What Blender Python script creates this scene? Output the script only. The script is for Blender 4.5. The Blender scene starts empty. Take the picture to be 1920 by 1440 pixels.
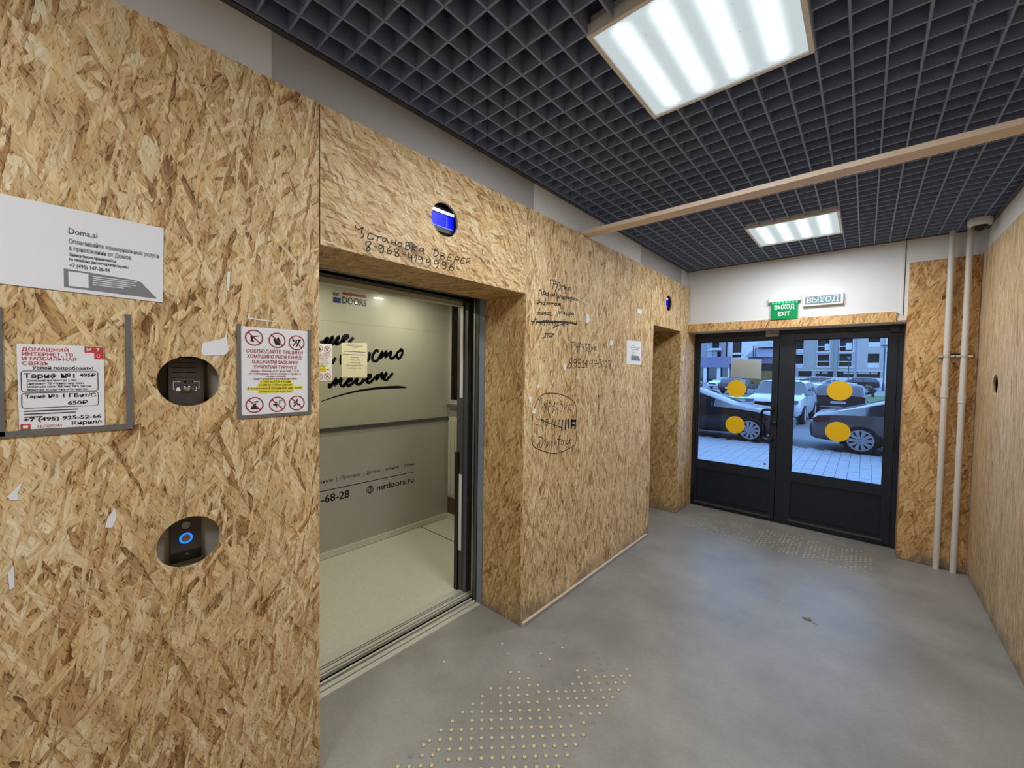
import bpy, bmesh, math, random
from mathutils import Vector, Matrix

random.seed(7)
SC = bpy.context.scene
COL = SC.collection
PI = math.pi

# ------------------------------------------------------------------ camera
cam_data = bpy.data.cameras.new('camera')
cam = bpy.data.objects.new('camera', cam_data)
COL.objects.link(cam)
cam_data.sensor_width = 36.0
cam_data.lens = 36.0 * 745.76 / 1920.0
cam_data.clip_start = 0.02
cam_data.clip_end = 600
_y, _p, _r = math.radians(41.5747), math.radians(-1.9221), math.radians(0.8336)
_F = Vector((-math.sin(_y) * math.cos(_p), math.cos(_y) * math.cos(_p), math.sin(_p)))
_R = Vector((math.cos(_y), math.sin(_y), 0))
_U = _R.cross(_F)
_R2 = _R * math.cos(_r) + _U * math.sin(_r)
_U2 = _U * math.cos(_r) - _R * math.sin(_r)
_m = Matrix((_R2, _U2, -_F)).transposed().to_4x4()
_m.translation = Vector((1.577, 0.0, 1.62))
cam.matrix_world = _m
SC.camera = cam

# ------------------------------------------------------------------ world: even blue evening sky
world = bpy.data.worlds.new('evening_sky')
SC.world = world
world.use_nodes = True
_bg = world.node_tree.nodes['Background']
_bg.inputs['Color'].default_value = (0.25, 0.49, 1.0, 1)
_bg.inputs['Strength'].default_value = 3.3

# ------------------------------------------------------------------ exposure and lamp powers
SC.view_settings.view_transform = 'Standard'
SC.view_settings.look = 'None'
SC.view_settings.exposure = 0.0
SC.view_settings.gamma = 1.0
SC.view_settings.use_curve_mapping = False
PANEL_WATTS = 29.0          # each ceiling LED panel
PANEL_COLOR = (0.92, 0.98, 1.0)
CAR_WATTS = 4.4             # each downlight in the lift
CAR_COLOR = (1.0, 0.97, 0.78)
SC.cycles.use_denoising = True
SC.cycles.use_adaptive_sampling = True
SC.cycles.adaptive_threshold = .04
SC.cycles.max_bounces = 7
SC.cycles.diffuse_bounces = 4
SC.cycles.glossy_bounces = 3
SC.cycles.transparent_max_bounces = 12
SC.cycles.sample_clamp_indirect = 6.0

# ------------------------------------------------------------------ materials
def lin(c):
    f = lambda v: (v / 12.92) if v <= 0.04045 else ((v + 0.055) / 1.055) ** 2.4
    return tuple(f(v / 255.0) for v in c) + (1.0,)

def new_mat(name):
    m = bpy.data.materials.new(name)
    m.use_nodes = True
    nt = m.node_tree
    return m, nt, nt.nodes['Principled BSDF']

def plain(name, rgb, rough=0.5, metal=0.0, var=0.06, scale=14.0, spec=0.5, bump=0.0, coat=0.0, emit=None, estr=0.0):
    """A painted or moulded surface with slight procedural unevenness of tone."""
    m, nt, b = new_mat(name)
    tc = nt.nodes.new('ShaderNodeTexCoord')
    nz = nt.nodes.new('ShaderNodeTexNoise')
    nz.inputs['Scale'].default_value = scale
    nz.inputs['Detail'].default_value = 3.0
    nt.links.new(tc.outputs['Object'], nz.inputs['Vector'])
    rmp = nt.nodes.new('ShaderNodeMapRange')
    rmp.inputs['To Min'].default_value = 1 - var
    rmp.inputs['To Max'].default_value = 1 + var
    nt.links.new(nz.outputs['Fac'], rmp.inputs['Value'])
    mx = nt.nodes.new('ShaderNodeVectorMath')
    mx.operation = 'SCALE'
    mx.inputs[0].default_value = lin(rgb)[:3]
    nt.links.new(rmp.outputs['Result'], mx.inputs['Scale'])
    nt.links.new(mx.outputs['Vector'], b.inputs['Base Color'])
    b.inputs['Roughness'].default_value = rough
    b.inputs['Metallic'].default_value = metal
    b.inputs['Specular IOR Level'].default_value = spec
    b.inputs['Coat Weight'].default_value = coat
    if emit:
        b.inputs['Emission Color'].default_value = lin(emit)
        b.inputs['Emission Strength'].default_value = estr
    if bump:
        bp = nt.nodes.new('ShaderNodeBump')
        bp.inputs['Strength'].default_value = bump
        bp.inputs['Distance'].default_value = 0.002
        nt.links.new(nz.outputs['Fac'], bp.inputs['Height'])
        nt.links.new(bp.outputs['Normal'], b.inputs['Normal'])
    return m

def osb_group():
    g = bpy.data.node_groups.new('osb_flakes', 'ShaderNodeTree')
    g.interface.new_socket('Vector', in_out='INPUT', socket_type='NodeSocketVector')
    g.interface.new_socket('Tone', in_out='OUTPUT', socket_type='NodeSocketFloat')
    g.interface.new_socket('Hue', in_out='OUTPUT', socket_type='NodeSocketFloat')
    N, L = g.nodes, g.links
    gi = N.new('NodeGroupInput'); go = N.new('NodeGroupOutput')
    # gentle warp so that flakes are not perfect polygons
    wn = N.new('ShaderNodeTexNoise'); wn.noise_dimensions = '2D'
    wn.inputs['Scale'].default_value = 28; wn.inputs['Detail'].default_value = 2
    L.new(gi.outputs[0], wn.inputs['Vector'])
    ws = N.new('ShaderNodeVectorMath'); ws.operation = 'SUBTRACT'; ws.inputs[1].default_value = (.5, .5, .5)
    L.new(wn.outputs['Color'], ws.inputs[0])
    wm = N.new('ShaderNodeVectorMath'); wm.operation = 'MULTIPLY_ADD'; wm.inputs[1].default_value = (.009, .009, 0)
    L.new(ws.outputs[0], wm.inputs[0]); L.new(gi.outputs[0], wm.inputs[2])
    def math_node(op, a, b=None, clamp=False):
        n = N.new('ShaderNodeMath'); n.operation = op; n.use_clamp = clamp
        for i, v in enumerate((a, b)):
            if v is None: continue
            if isinstance(v, (int, float)): n.inputs[i].default_value = v
            else: L.new(v, n.inputs[i])
        return n.outputs[0]
    tone = hue = None
    # one fine fibre noise per grain direction, shared by the layers lying that way
    def fibre(ang):
        mp = N.new('ShaderNodeMapping'); mp.vector_type = 'TEXTURE'
        mp.inputs['Rotation'].default_value = (0, 0, math.radians(ang))
        mp.inputs['Scale'].default_value = (1 / 14, 1 / 190, 1)
        L.new(wm.outputs[0], mp.inputs['Vector'])
        gr = N.new('ShaderNodeTexNoise'); gr.noise_dimensions = '2D'
        gr.inputs['Scale'].default_value = 1.0; gr.inputs['Detail'].default_value = 2.0; gr.inputs['Roughness'].default_value = .6
        L.new(mp.outputs[0], gr.inputs['Vector'])
        g_ = math_node('MULTIPLY_ADD', gr.outputs['Fac'], .50); g_.node.inputs[2].default_value = -.25
        return g_
    fib = {96: fibre(96), 58: fibre(58), 132: fibre(132), 12: fibre(12)}
    # (angle, cells per metre along, across, share hidden, fibre direction)
    layers = [(98, 8, 30, 0, 96), (24, 8, 34, .62, 12), (60, 7, 27, .55, 58), (130, 7.5, 30, .55, 132), (90, 5.5, 20, .64, 96),
              (50, 10, 66, .68, 58), (112, 10, 72, .68, 132), (80, 12, 120, .70, 96)]
    for k, (ang, su, sv, thr, fa) in enumerate(layers):
        mp = N.new('ShaderNodeMapping'); mp.vector_type = 'TEXTURE'
        mp.inputs['Rotation'].default_value = (0, 0, math.radians(ang))
        mp.inputs['Scale'].default_value = (1 / su, 1 / sv, 1)
        mp.inputs['Location'].default_value = (k * .137, k * .071, 0)
        L.new(wm.outputs[0], mp.inputs['Vector'])
        vo = N.new('ShaderNodeTexVoronoi'); vo.voronoi_dimensions = '2D'; vo.feature = 'F1'
        vo.inputs['Scale'].default_value = 1.0; vo.inputs['Randomness'].default_value = 1.0
        L.new(mp.outputs[0], vo.inputs['Vector'])
        sp = N.new('ShaderNodeSeparateColor'); L.new(vo.outputs['Color'], sp.inputs[0])
        # most flakes are pale, a few are brown
        pw = math_node('POWER', sp.outputs[0], .55)
        t = math_node('MULTIPLY_ADD', pw, .68); t.node.inputs[2].default_value = .17
        t = math_node('ADD', t, fib[fa])
        rim = math_node('SUBTRACT', vo.outputs['Distance'], .45, True)
        t = math_node('SUBTRACT', t, math_node('MULTIPLY', rim, .8))
        h = sp.outputs[2]
        if tone is None:
            tone, hue = t, h
        else:
            mask = math_node('MULTIPLY', math_node('GREATER_THAN', sp.outputs[1], thr), .88)
            for which in (0, 1):
                mx = N.new('ShaderNodeMix'); mx.data_type = 'FLOAT'
                L.new(mask, mx.inputs[0]); L.new(tone if which == 0 else hue, mx.inputs[2]); L.new(t if which == 0 else h, mx.inputs[3])
                if which == 0: new_t = mx.outputs[0]
                else: hue = mx.outputs[0]
            tone = new_t
    # dark splinter gaps
    for ang, su, sv, rad, gt in ((75, 26, 150, .20, .60), (118, 30, 170, .20, .62)):
        gv = N.new('ShaderNodeTexVoronoi'); gv.voronoi_dimensions = '2D'; gv.inputs['Scale'].default_value = 1
        gm = N.new('ShaderNodeMapping'); gm.vector_type = 'TEXTURE'
        gm.inputs['Rotation'].default_value = (0, 0, math.radians(ang)); gm.inputs['Scale'].default_value = (1 / su, 1 / sv, 1)
        L.new(wm.outputs[0], gm.inputs['Vector']); L.new(gm.outputs[0], gv.inputs['Vector'])
        gs = N.new('ShaderNodeSeparateColor'); L.new(gv.outputs['Color'], gs.inputs[0])
        near = math_node('LESS_THAN', gv.outputs['Distance'], rad)
        gate = math_node('GREATER_THAN', gs.outputs[1], gt)
        tone = math_node('SUBTRACT', tone, math_node('MULTIPLY', math_node('MULTIPLY', near, gate), .30))
    # broad tonal drift of the sheet
    dn = N.new('ShaderNodeTexNoise'); dn.noise_dimensions = '2D'; dn.inputs['Scale'].default_value = 2.2
    L.new(gi.outputs[0], dn.inputs['Vector'])
    tone = math_node('ADD', tone, math_node('MULTIPLY', math_node('SUBTRACT', dn.outputs['Fac'], .5), .22))
    L.new(tone, go.inputs[0]); L.new(hue, go.inputs[1])
    return g

OSB = osb_group()

def osb(name, rot=0.0, scale=1.0, stops=None, bump=.35):
    m, nt, b = new_mat(name)
    uv = nt.nodes.new('ShaderNodeTexCoord')
    mp = nt.nodes.new('ShaderNodeMapping')
    mp.inputs['Rotation'].default_value = (0, 0, math.radians(rot))
    s = scale if isinstance(scale, tuple) else (scale, scale)
    mp.inputs['Scale'].default_value = (s[0], s[1], 1)
    nt.links.new(uv.outputs['UV'], mp.inputs['Vector'])
    gn = nt.nodes.new('ShaderNodeGroup'); gn.node_tree = OSB
    nt.links.new(mp.outputs[0], gn.inputs[0])
    def ramp(st):
        r = nt.nodes.new('ShaderNodeValToRGB')
        el = r.color_ramp.elements
        el[0].position, el[0].color = st[0][0], lin(st[0][1])
        el[1].position, el[1].color = st[-1][0], lin(st[-1][1])
        for p, c in st[1:-1]:
            e = el.new(p); e.color = lin(c)
        nt.links.new(gn.outputs['Tone'], r.inputs[0])
        return r
    stops = stops or [(.0, (106, 75, 46)), (.28, (173, 140, 97)), (.5, (205, 177, 133)), (.70, (223, 201, 160)), (.95, (249, 237, 208))]
    ra = ramp(stops)
    rb = ramp([(p, (min(255, c[0] * 1.0), c[1] * .93, c[2] * .84)) for p, c in stops])
    mx = nt.nodes.new('ShaderNodeMix'); mx.data_type = 'RGBA'
    nt.links.new(gn.outputs['Hue'], mx.inputs[0])
    nt.links.new(ra.outputs[0], mx.inputs[6]); nt.links.new(rb.outputs[0], mx.inputs[7])
    # scuffed grey dirt along the foot of the boards
    geo = nt.nodes.new('ShaderNodeNewGeometry'); sz = nt.nodes.new('ShaderNodeSeparateXYZ'); nt.links.new(geo.outputs['Position'], sz.inputs[0])
    dn = nt.nodes.new('ShaderNodeTexNoise'); dn.inputs['Scale'].default_value = 6.0; dn.inputs['Detail'].default_value = 3.0
    nt.links.new(geo.outputs['Position'], dn.inputs['Vector'])
    hgt = nt.nodes.new('ShaderNodeMath'); hgt.operation = 'MULTIPLY_ADD'; hgt.inputs[1].default_value = -.34
    nt.links.new(dn.outputs['Fac'], hgt.inputs[0]); nt.links.new(sz.outputs[2], hgt.inputs[2])
    dm = nt.nodes.new('ShaderNodeMapRange'); dm.inputs['From Min'].default_value = -.06; dm.inputs['From Max'].default_value = -.17
    dm.inputs['To Max'].default_value = .75
    nt.links.new(hgt.outputs[0], dm.inputs['Value'])
    dx = nt.nodes.new('ShaderNodeMix'); dx.data_type = 'RGBA'; dx.inputs[7].default_value = lin((122, 112, 102))
    nt.links.new(dm.outputs[0], dx.inputs[0]); nt.links.new(mx.outputs[2], dx.inputs[6])
    nt.links.new(dx.outputs[2], b.inputs['Base Color'])
    b.inputs['Roughness'].default_value = .55
    b.inputs['Specular IOR Level'].default_value = .35
    bp = nt.nodes.new('ShaderNodeBump'); bp.inputs['Strength'].default_value = bump; bp.inputs['Distance'].default_value = .002
    bn = nt.nodes.new('ShaderNodeTexNoise'); bn.noise_dimensions = '2D'
    bn.inputs['Scale'].default_value = 70.0; bn.inputs['Detail'].default_value = 1.0
    nt.links.new(mp.outputs[0], bn.inputs['Vector'])
    nt.links.new(bn.outputs['Fac'], bp.inputs['Height']); nt.links.new(bp.outputs['Normal'], b.inputs['Normal'])
    return m

def floor_mat():
    m, nt, b = new_mat('grey_floor_paint')
    tc = nt.nodes.new('ShaderNodeTexCoord')
    n1 = nt.nodes.new('ShaderNodeTexNoise'); n1.inputs['Scale'].default_value = 1.7; n1.inputs['Detail'].default_value = 6; n1.inputs['Roughness'].default_value = .62
    n2 = nt.nodes.new('ShaderNodeTexNoise'); n2.inputs['Scale'].default_value = 60; n2.inputs['Detail'].default_value = 4
    nt.links.new(tc.outputs['Object'], n1.inputs['Vector']); nt.links.new(tc.outputs['Object'], n2.inputs['Vector'])
    r = nt.nodes.new('ShaderNodeValToRGB')
    e = r.color_ramp.elements
    e[0].position, e[0].color = .3, lin((124, 121, 114))
    e[1].position, e[1].color = .7, lin((155, 151, 145))
    nt.links.new(n1.outputs['Fac'], r.inputs[0])
    mx = nt.nodes.new('ShaderNodeMix'); mx.data_type = 'RGBA'; mx.blend_type = 'MULTIPLY'; mx.inputs[0].default_value = 1
    r2 = nt.nodes.new('ShaderNodeMapRange'); r2.inputs['To Min'].default_value = .86; r2.inputs['To Max'].default_value = 1.12
    nt.links.new(n2.outputs['Fac'], r2.inputs['Value'])
    nt.links.new(r.outputs[0], mx.inputs[6]); nt.links.new(r2.outputs[0], mx.inputs[7])
    nt.links.new(mx.outputs[2], b.inputs['Base Color'])
    rr = nt.nodes.new('ShaderNodeMapRange'); rr.inputs['To Min'].default_value = .3; rr.inputs['To Max'].default_value = .52
    nt.links.new(n1.outputs['Fac'], rr.inputs['Value']); nt.links.new(rr.outputs[0], b.inputs['Roughness'])
    bp = nt.nodes.new('ShaderNodeBump'); bp.inputs['Strength'].default_value = .12; bp.inputs['Distance'].default_value = .003
    nt.links.new(n2.outputs['Fac'], bp.inputs['Height']); nt.links.new(bp.outputs['Normal'], b.inputs['Normal'])
    return m

def glass_mat(name, tint=(1, 1, 1), refl=.08):
    """thin pane: lets light through, mirrors a little"""
    m = bpy.data.materials.new(name); m.use_nodes = True
    nt = m.node_tree; nt.nodes.clear()
    out = nt.nodes.new('ShaderNodeOutputMaterial')
    tr = nt.nodes.new('ShaderNodeBsdfTransparent'); tr.inputs['Color'].default_value = tint + (1,)
    gl = nt.nodes.new('ShaderNodeBsdfGlossy'); gl.inputs['Roughness'].default_value = .02
    nz = nt.nodes.new('ShaderNodeTexNoise'); nz.inputs['Scale'].default_value = 3
    fr = nt.nodes.new('ShaderNodeFresnel'); fr.inputs['IOR'].default_value = 1.35
    mul = nt.nodes.new('ShaderNodeMath'); mul.operation = 'MULTIPLY_ADD'; mul.inputs[1].default_value = .9
    sm = nt.nodes.new('ShaderNodeMath'); sm.operation = 'MULTIPLY'; sm.inputs[1].default_value = .012
    nt.links.new(nz.outputs['Fac'], sm.inputs[0]); nt.links.new(fr.outputs[0], mul.inputs[0]); nt.links.new(sm.outputs[0], mul.inputs[2])
    mix = nt.nodes.new('ShaderNodeMixShader')
    nt.links.new(mul.outputs[0], mix.inputs[0]); nt.links.new(tr.outputs[0], mix.inputs[1]); nt.links.new(gl.outputs[0], mix.inputs[2])
    nt.links.new(mix.outputs[0], out.inputs['Surface'])
    return m

def diffuser_mat():
    """opal cover of a LED panel: bright strips where the four tubes lie behind it"""
    m = bpy.data.materials.new('led_diffuser'); m.use_nodes = True
    nt = m.node_tree; nt.nodes.clear()
    N, L = nt.nodes, nt.links
    out = N.new('ShaderNodeOutputMaterial'); em = N.new('ShaderNodeEmission'); L.new(em.outputs[0], out.inputs['Surface'])
    tc = N.new('ShaderNodeTexCoord'); sx = N.new('ShaderNodeSeparateXYZ'); L.new(tc.outputs['Object'], sx.inputs[0])
    def mt(op, a, b=None, c=None):
        n = N.new('ShaderNodeMath'); n.operation = op
        for i, v in enumerate((a, b, c)):
            if v is None: continue
            if isinstance(v, (int, float)): n.inputs[i].default_value = v
            else: L.new(v, n.inputs[i])
        return n.outputs[0]
    tot = None
    for cx in (-.196, -.064, .066, .198):
        dx = mt('ABSOLUTE', mt('SUBTRACT', sx.outputs[0], cx))
        dy = mt('MAXIMUM', mt('SUBTRACT', mt('ABSOLUTE', sx.outputs[1]), .235), 0.0)
        d = mt('SQRT', mt('ADD', mt('MULTIPLY', dx, dx), mt('MULTIPLY', dy, dy)))
        s = N.new('ShaderNodeMapRange'); s.interpolation_type = 'SMOOTHERSTEP'
        s.inputs['From Min'].default_value = .060; s.inputs['From Max'].default_value = .002
        L.new(d, s.inputs['Value'])
        tot = s.outputs[0] if tot is None else mt('MAXIMUM', tot, s.outputs[0])
    nz = N.new('ShaderNodeTexVoronoi'); nz.inputs['Scale'].default_value = 26; L.new(tc.outputs['Object'], nz.inputs['Vector'])
    spk = mt('LESS_THAN', nz.outputs['Distance'], .085)
    base = mt('ADD', mt('MULTIPLY', tot, .75), .66)
    base = mt('SUBTRACT', base, mt('MULTIPLY', spk, .22))
    L.new(base, em.inputs['Strength'])
    em.inputs['Color'].default_value = (.86, .97, 1.0, 1)
    return m

M = {
    'osb': osb('osb_board', rot=0),
    'osb_lintel': osb('osb_board_lintel', rot=-62, scale=1.15),
    'osb_vert': osb('osb_board_upright', rot=0, scale=(1.0, .9)),
    'osb_far': osb('osb_board_far', rot=12, scale=.85, stops=[(.0, (104, 70, 38)), (.28, (172, 130, 82)), (.5, (200, 160, 108)), (.72, (218, 184, 134)), (1, (238, 214, 170))]),
    'osb_right': osb('osb_board_right', rot=0, scale=(1.7, .65), stops=[(.0, (126, 104, 78)), (.3, (170, 146, 114)), (.5, (192, 168, 134)), (.75, (210, 188, 156)), (1, (236, 218, 190))]),
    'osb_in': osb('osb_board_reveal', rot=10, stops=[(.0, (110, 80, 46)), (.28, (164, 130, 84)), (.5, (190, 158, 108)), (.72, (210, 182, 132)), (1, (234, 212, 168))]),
    'floor': floor_mat(),
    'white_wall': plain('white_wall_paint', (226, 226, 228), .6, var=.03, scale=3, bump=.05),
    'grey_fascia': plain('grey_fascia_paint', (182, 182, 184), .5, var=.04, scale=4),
    'facade_brown': plain('dark_brown_facade', (92, 80, 74), .8, var=.1, scale=1),
    'cavity': plain('dark_wall_behind_boards', (182, 178, 174), .7),
    'slat': plain('grey_ceiling_slat', (132, 146, 178), .5, var=.03),
    'plenum': plain('dark_plenum_concrete', (64, 74, 100), .8, var=.15, scale=2),
    'darktrim': plain('dark_edge_trim', (74, 74, 78), .45),
    'pine': plain('pine_wood', (232, 210, 188), .55, var=.14, scale=20),
    'pale_wood': plain('pale_raw_wood', (212, 190, 160), .6, var=.1, scale=30),
    'grey_paint': plain('grey_skirting_paint', (150, 148, 144), .5),
    'paper': plain('white_paper', (236, 236, 242), .75, var=.02, scale=9),
    'cream_paper': plain('cream_paper', (236, 230, 200), .75, var=.03),
    'dull_paper': plain('dull_yellowish_paper', (206, 212, 212), .8, var=.05),
    'black_ink': plain('black_print', (18, 18, 20), .6),
    'grey_ink': plain('grey_print', (128, 128, 134), .7),
    'darkgrey_ink': plain('dark_grey_print', (70, 70, 76), .7),
    'red_ink': plain('red_print', (196, 62, 58), .7),
    'redsign_ink': plain('dark_red_print', (170, 46, 48), .7),
    'yellow_ink': plain('yellow_highlight', (246, 226, 70), .7),
    'marker': plain('black_marker_ink', (22, 18, 16), .6),
    'pen': plain('brown_pen_ink', (50, 34, 18), .6),
    'brush': plain('black_brush_print', (10, 10, 11), .35),
    'blue_ink': plain('navy_print', (34, 40, 104), .4),
    'red_bar': plain('dark_red_bar_print', (150, 34, 40), .4),
    'frame_grey': plain('grey_plastic_strip', (108, 106, 106), .5),
    'tape': plain('clear_tape_sheen', (206, 190, 160), .25),
    'dev': plain('dark_brown_grey_plastic', (66, 60, 60), .4),
    'dev_black': plain('black_plastic', (16, 15, 16), .35),
    'chrome': plain('chrome', (200, 198, 194), .15, metal=1),
    'steel': plain('brushed_steel', (150, 150, 146), .38, metal=.85, var=.08),
    'alu': plain('worn_aluminium', (196, 192, 180), .4, metal=.1, var=.1),
    'groove': plain('black_groove', (6, 6, 8), .95, spec=.05),
    'doorgrey': plain('dark_grey_lift_metal', (88, 88, 90), .4, metal=.4, var=.1),
    'chip_paint': plain('chipped_grey_blue_paint', (126, 136, 152), .45, var=.2, scale=8),
    'car_wall': plain('beige_grey_lift_panel', (176, 173, 156), .33, var=.05, scale=5, coat=.22),
    'car_wall_low': plain('taupe_grey_lift_panel', (172, 166, 157), .33, var=.05, scale=5),
    'car_ceiling': plain('cream_lift_ceiling', (200, 196, 178), .5),
    'car_floor': plain('speckled_cream_lift_floor', (196, 194, 176), .55, var=.12, scale=40),
    'car_skirt': plain('cream_lift_skirting', (206, 202, 184), .45, var=.06),
    'brown': plain('brown_kick_plate', (92, 66, 52), .45),
    'mirror': plain('dark_tinted_mirror', (40, 32, 28), .08, metal=.7),
    'heater': plain('ivory_ribbed_heater', (196, 190, 172), .4),
    'blue_screen': plain('lit_blue_screen', (8, 14, 200), .3, emit=(14, 26, 255), estr=1.0),
    'white_lit': plain('lit_white_bar', (240, 245, 245), .4, emit=(225, 240, 240), estr=.9),
    'pale_blue_lit': plain('lit_pale_blue_line', (150, 170, 255), .4, emit=(140, 160, 255), estr=.9),
    'blue_ring': plain('lit_blue_ring', (20, 90, 240), .4, emit=(20, 120, 255), estr=1.6),
    'lcdgrey': plain('grey_display_bezel', (92, 96, 98), .3),
    'door_frame': plain('anthracite_door_coating', (22, 29, 42), .38, var=.1, scale=6),
    'door_panel': plain('dark_blue_grey_door_panel', (16, 24, 40), .35, var=.06),
    'gasket': plain('black_rubber', (10, 10, 12), .6),
    'yellow_sticker': plain('yellow_sticker', (242, 192, 0), .5, var=.03, scale=300),
    'handle': plain('black_handle_coating', (12, 13, 15), .3),
    'bronze': plain('dull_bronze_disc', (110, 104, 78), .4, metal=.6),
    'lock': plain('matt_grey_lock', (150, 146, 140), .45, metal=.3),
    'white_plastic': plain('white_plastic', (226, 224, 222), .35, var=.02),
    'green_lit': plain('edge_lit_green_acrylic', (0, 120, 66), .25, emit=(0, 122, 68), estr=.55),
    'green_led': plain('green_led_glow', (60, 255, 150), .3, emit=(60, 255, 150), estr=1.2),
    'sign_white': plain('lit_white_lettering', (235, 245, 240), .4, emit=(230, 245, 238), estr=.6),
    'sign_teal': plain('grey_teal_sign_face', (104, 132, 140), .35),
    'sign_lilac': plain('pale_lilac_lettering', (206, 212, 240), .35),
    'pipe': plain('white_pipe', (216, 210, 204), .4, var=.03),
    'lens': plain('dark_dome_lens', (20, 20, 24), .1),
    'stud': plain('worn_yellow_stud', (204, 186, 142), .55, var=.2, scale=6),
    'stud_grey': plain('painted_over_stud', (134, 130, 122), .5),
    'flake': plain('white_paint_flake', (230, 226, 214), .6),
    'twig': plain('dry_brown_leaf', (110, 96, 80), .7),
    'glass': glass_mat('door_glass'),
    'diffuser': diffuser_mat(),
    'lampframe': plain('pale_lamp_frame', (236, 234, 230), .4),
}

# ------------------------------------------------------------------ mesh helpers
class MB:
    """collects simple shapes and links them as ONE mesh object"""
    def __init__(s):
        s.v, s.f, s.mi = [], [], []
    def add(s, verts, faces, mi=0):
        n = len(s.v)
        s.v += [tuple(p) for p in verts]
        for f in faces:
            s.f.append([n + i for i in f]); s.mi.append(mi)
        return s
    def box(s, x0, x1, y0, y1, z0, z1, mi=0):
        if x0 > x1: x0, x1 = x1, x0
        if y0 > y1: y0, y1 = y1, y0
        if z0 > z1: z0, z1 = z1, z0
        vs = [(x0, y0, z0), (x1, y0, z0), (x1, y1, z0), (x0, y1, z0), (x0, y0, z1), (x1, y0, z1), (x1, y1, z1), (x0, y1, z1)]
        return s.add(vs, [(0, 3, 2, 1), (4, 5, 6, 7), (0, 1, 5, 4), (1, 2, 6, 5), (2, 3, 7, 6), (3, 0, 4, 7)], mi)
    def prism(s, poly, fr, d0, d1, mi=0):
        """polygon (u, v) in frame fr, extruded along the frame normal from d0 to d1"""
        n = len(poly)
        a = [fr(u, v, d0) for u, v in poly]; b = [fr(u, v, d1) for u, v in poly]
        fs = [tuple(range(n))[::-1], tuple(range(n, 2 * n))]
        fs += [(i, (i + 1) % n, n + (i + 1) % n, n + i) for i in range(n)]
        return s.add(a + b, fs, mi)
    def tube(s, pts, r, n=12, mi=0, cap=True):
        pts = [Vector(p) for p in pts]
        rings = []
        up = Vector((0, 0, 1))
        for i, p in enumerate(pts):
            t = (pts[min(i + 1, len(pts) - 1)] - pts[max(i - 1, 0)]).normalized()
            a = t.cross(up)
            if a.length < 1e-3: a = t.cross(Vector((1, 0, 0)))
            a.normalize(); b = t.cross(a)
            rr = r[i] if isinstance(r, (list, tuple)) else r
            rings.append([p + (a * math.cos(2 * PI * k / n) + b * math.sin(2 * PI * k / n)) * rr for k in range(n)])
        vs = [q for ring in rings for q in ring]
        fs = []
        for i in range(len(rings) - 1):
            for k in range(n):
                fs.append((i * n + k, i * n + (k + 1) % n, (i + 1) * n + (k + 1) % n, (i + 1) * n + k))
        if cap:
            fs.append(tuple(range(n))); fs.append(tuple((len(rings) - 1) * n + k for k in range(n))[::-1])
        return s.add(vs, fs, mi)
    def lathe(s, prof, fr, n=24, mi=0):
        """profile (radius, depth) turned round the frame normal at u=v=0"""
        vs, fs = [], []
        for r, d in prof:
            for k in range(n):
                a = 2 * PI * k / n
                vs.append(fr(r * math.cos(a), r * math.sin(a), d))
        for i in range(len(prof) - 1):
            for k in range(n):
                fs.append((i * n + k, i * n + (k + 1) % n, (i + 1) * n + (k + 1) % n, (i + 1) * n + k))
        fs.append(tuple(range(n))[::-1]); fs.append(tuple((len(prof) - 1) * n + k for k in range(n)))
        return s.add(vs, fs, mi)
    def disc(s, fr, u, v, r, d0, d1, n=28, mi=0):
        return s.prism([(u + r * math.cos(2 * PI * k / n), v + r * math.sin(2 * PI * k / n)) for k in range(n)], fr, d0, d1, mi)
    def ring(s, fr, u, v, r0, r1, d, n=28, mi=0):
        vs, fs = [], []
        for k in range(n):
            a = 2 * PI * k / n
            vs += [fr(u + r0 * math.cos(a), v + r0 * math.sin(a), d), fr(u + r1 * math.cos(a), v + r1 * math.sin(a), d)]
        for k in range(n):
            j = (k + 1) % n
            fs.append((2 * k, 2 * k + 1, 2 * j + 1, 2 * j))
        return s.add(vs, fs, mi)
    def stroke(s, fr, pts, w, d, mi=0, smooth=True):
        """flat pen line of width w (or list of widths) lying d above the frame plane"""
        P = [Vector(p) for p in pts]
        W = list(w) if isinstance(w, (list, tuple)) else [w] * len(P)
        if smooth and len(P) > 2:
            Q, WW = [], []
            for i in range(len(P) - 1):
                p0, p1, p2, p3 = P[max(i - 1, 0)], P[i], P[i + 1], P[min(i + 2, len(P) - 1)]
                for k in range(4):
                    t = k / 4
                    Q.append(.5 * ((2 * p1) + (p2 - p0) * t + (2 * p0 - 5 * p1 + 4 * p2 - p3) * t * t + (3 * p1 - p0 - 3 * p2 + p3) * t ** 3))
                    WW.append(W[i] * (1 - t) + W[i + 1] * t)
            Q.append(P[-1]); WW.append(W[-1]); P, W = Q, WW
        vs, fs = [], []
        for i, p in enumerate(P):
            t = P[min(i + 1, len(P) - 1)] - P[max(i - 1, 0)]
            if t.length < 1e-9: t = Vector((1, 0))
            t.normalize(); nrm = Vector((-t.y, t.x)) * W[i] * .5
            e = t * W[i] * .4 * (-1 if i == 0 else 1 if i == len(P) - 1 else 0)
            a, b = p + nrm + e, p - nrm + e
            vs += [fr(a.x, a.y, d), fr(b.x, b.y, d)]
        for i in range(len(P) - 1):
            fs.append((2 * i, 2 * i + 1, 2 * i + 3, 2 * i + 2))
        return s.add(vs, fs, mi)
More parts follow.
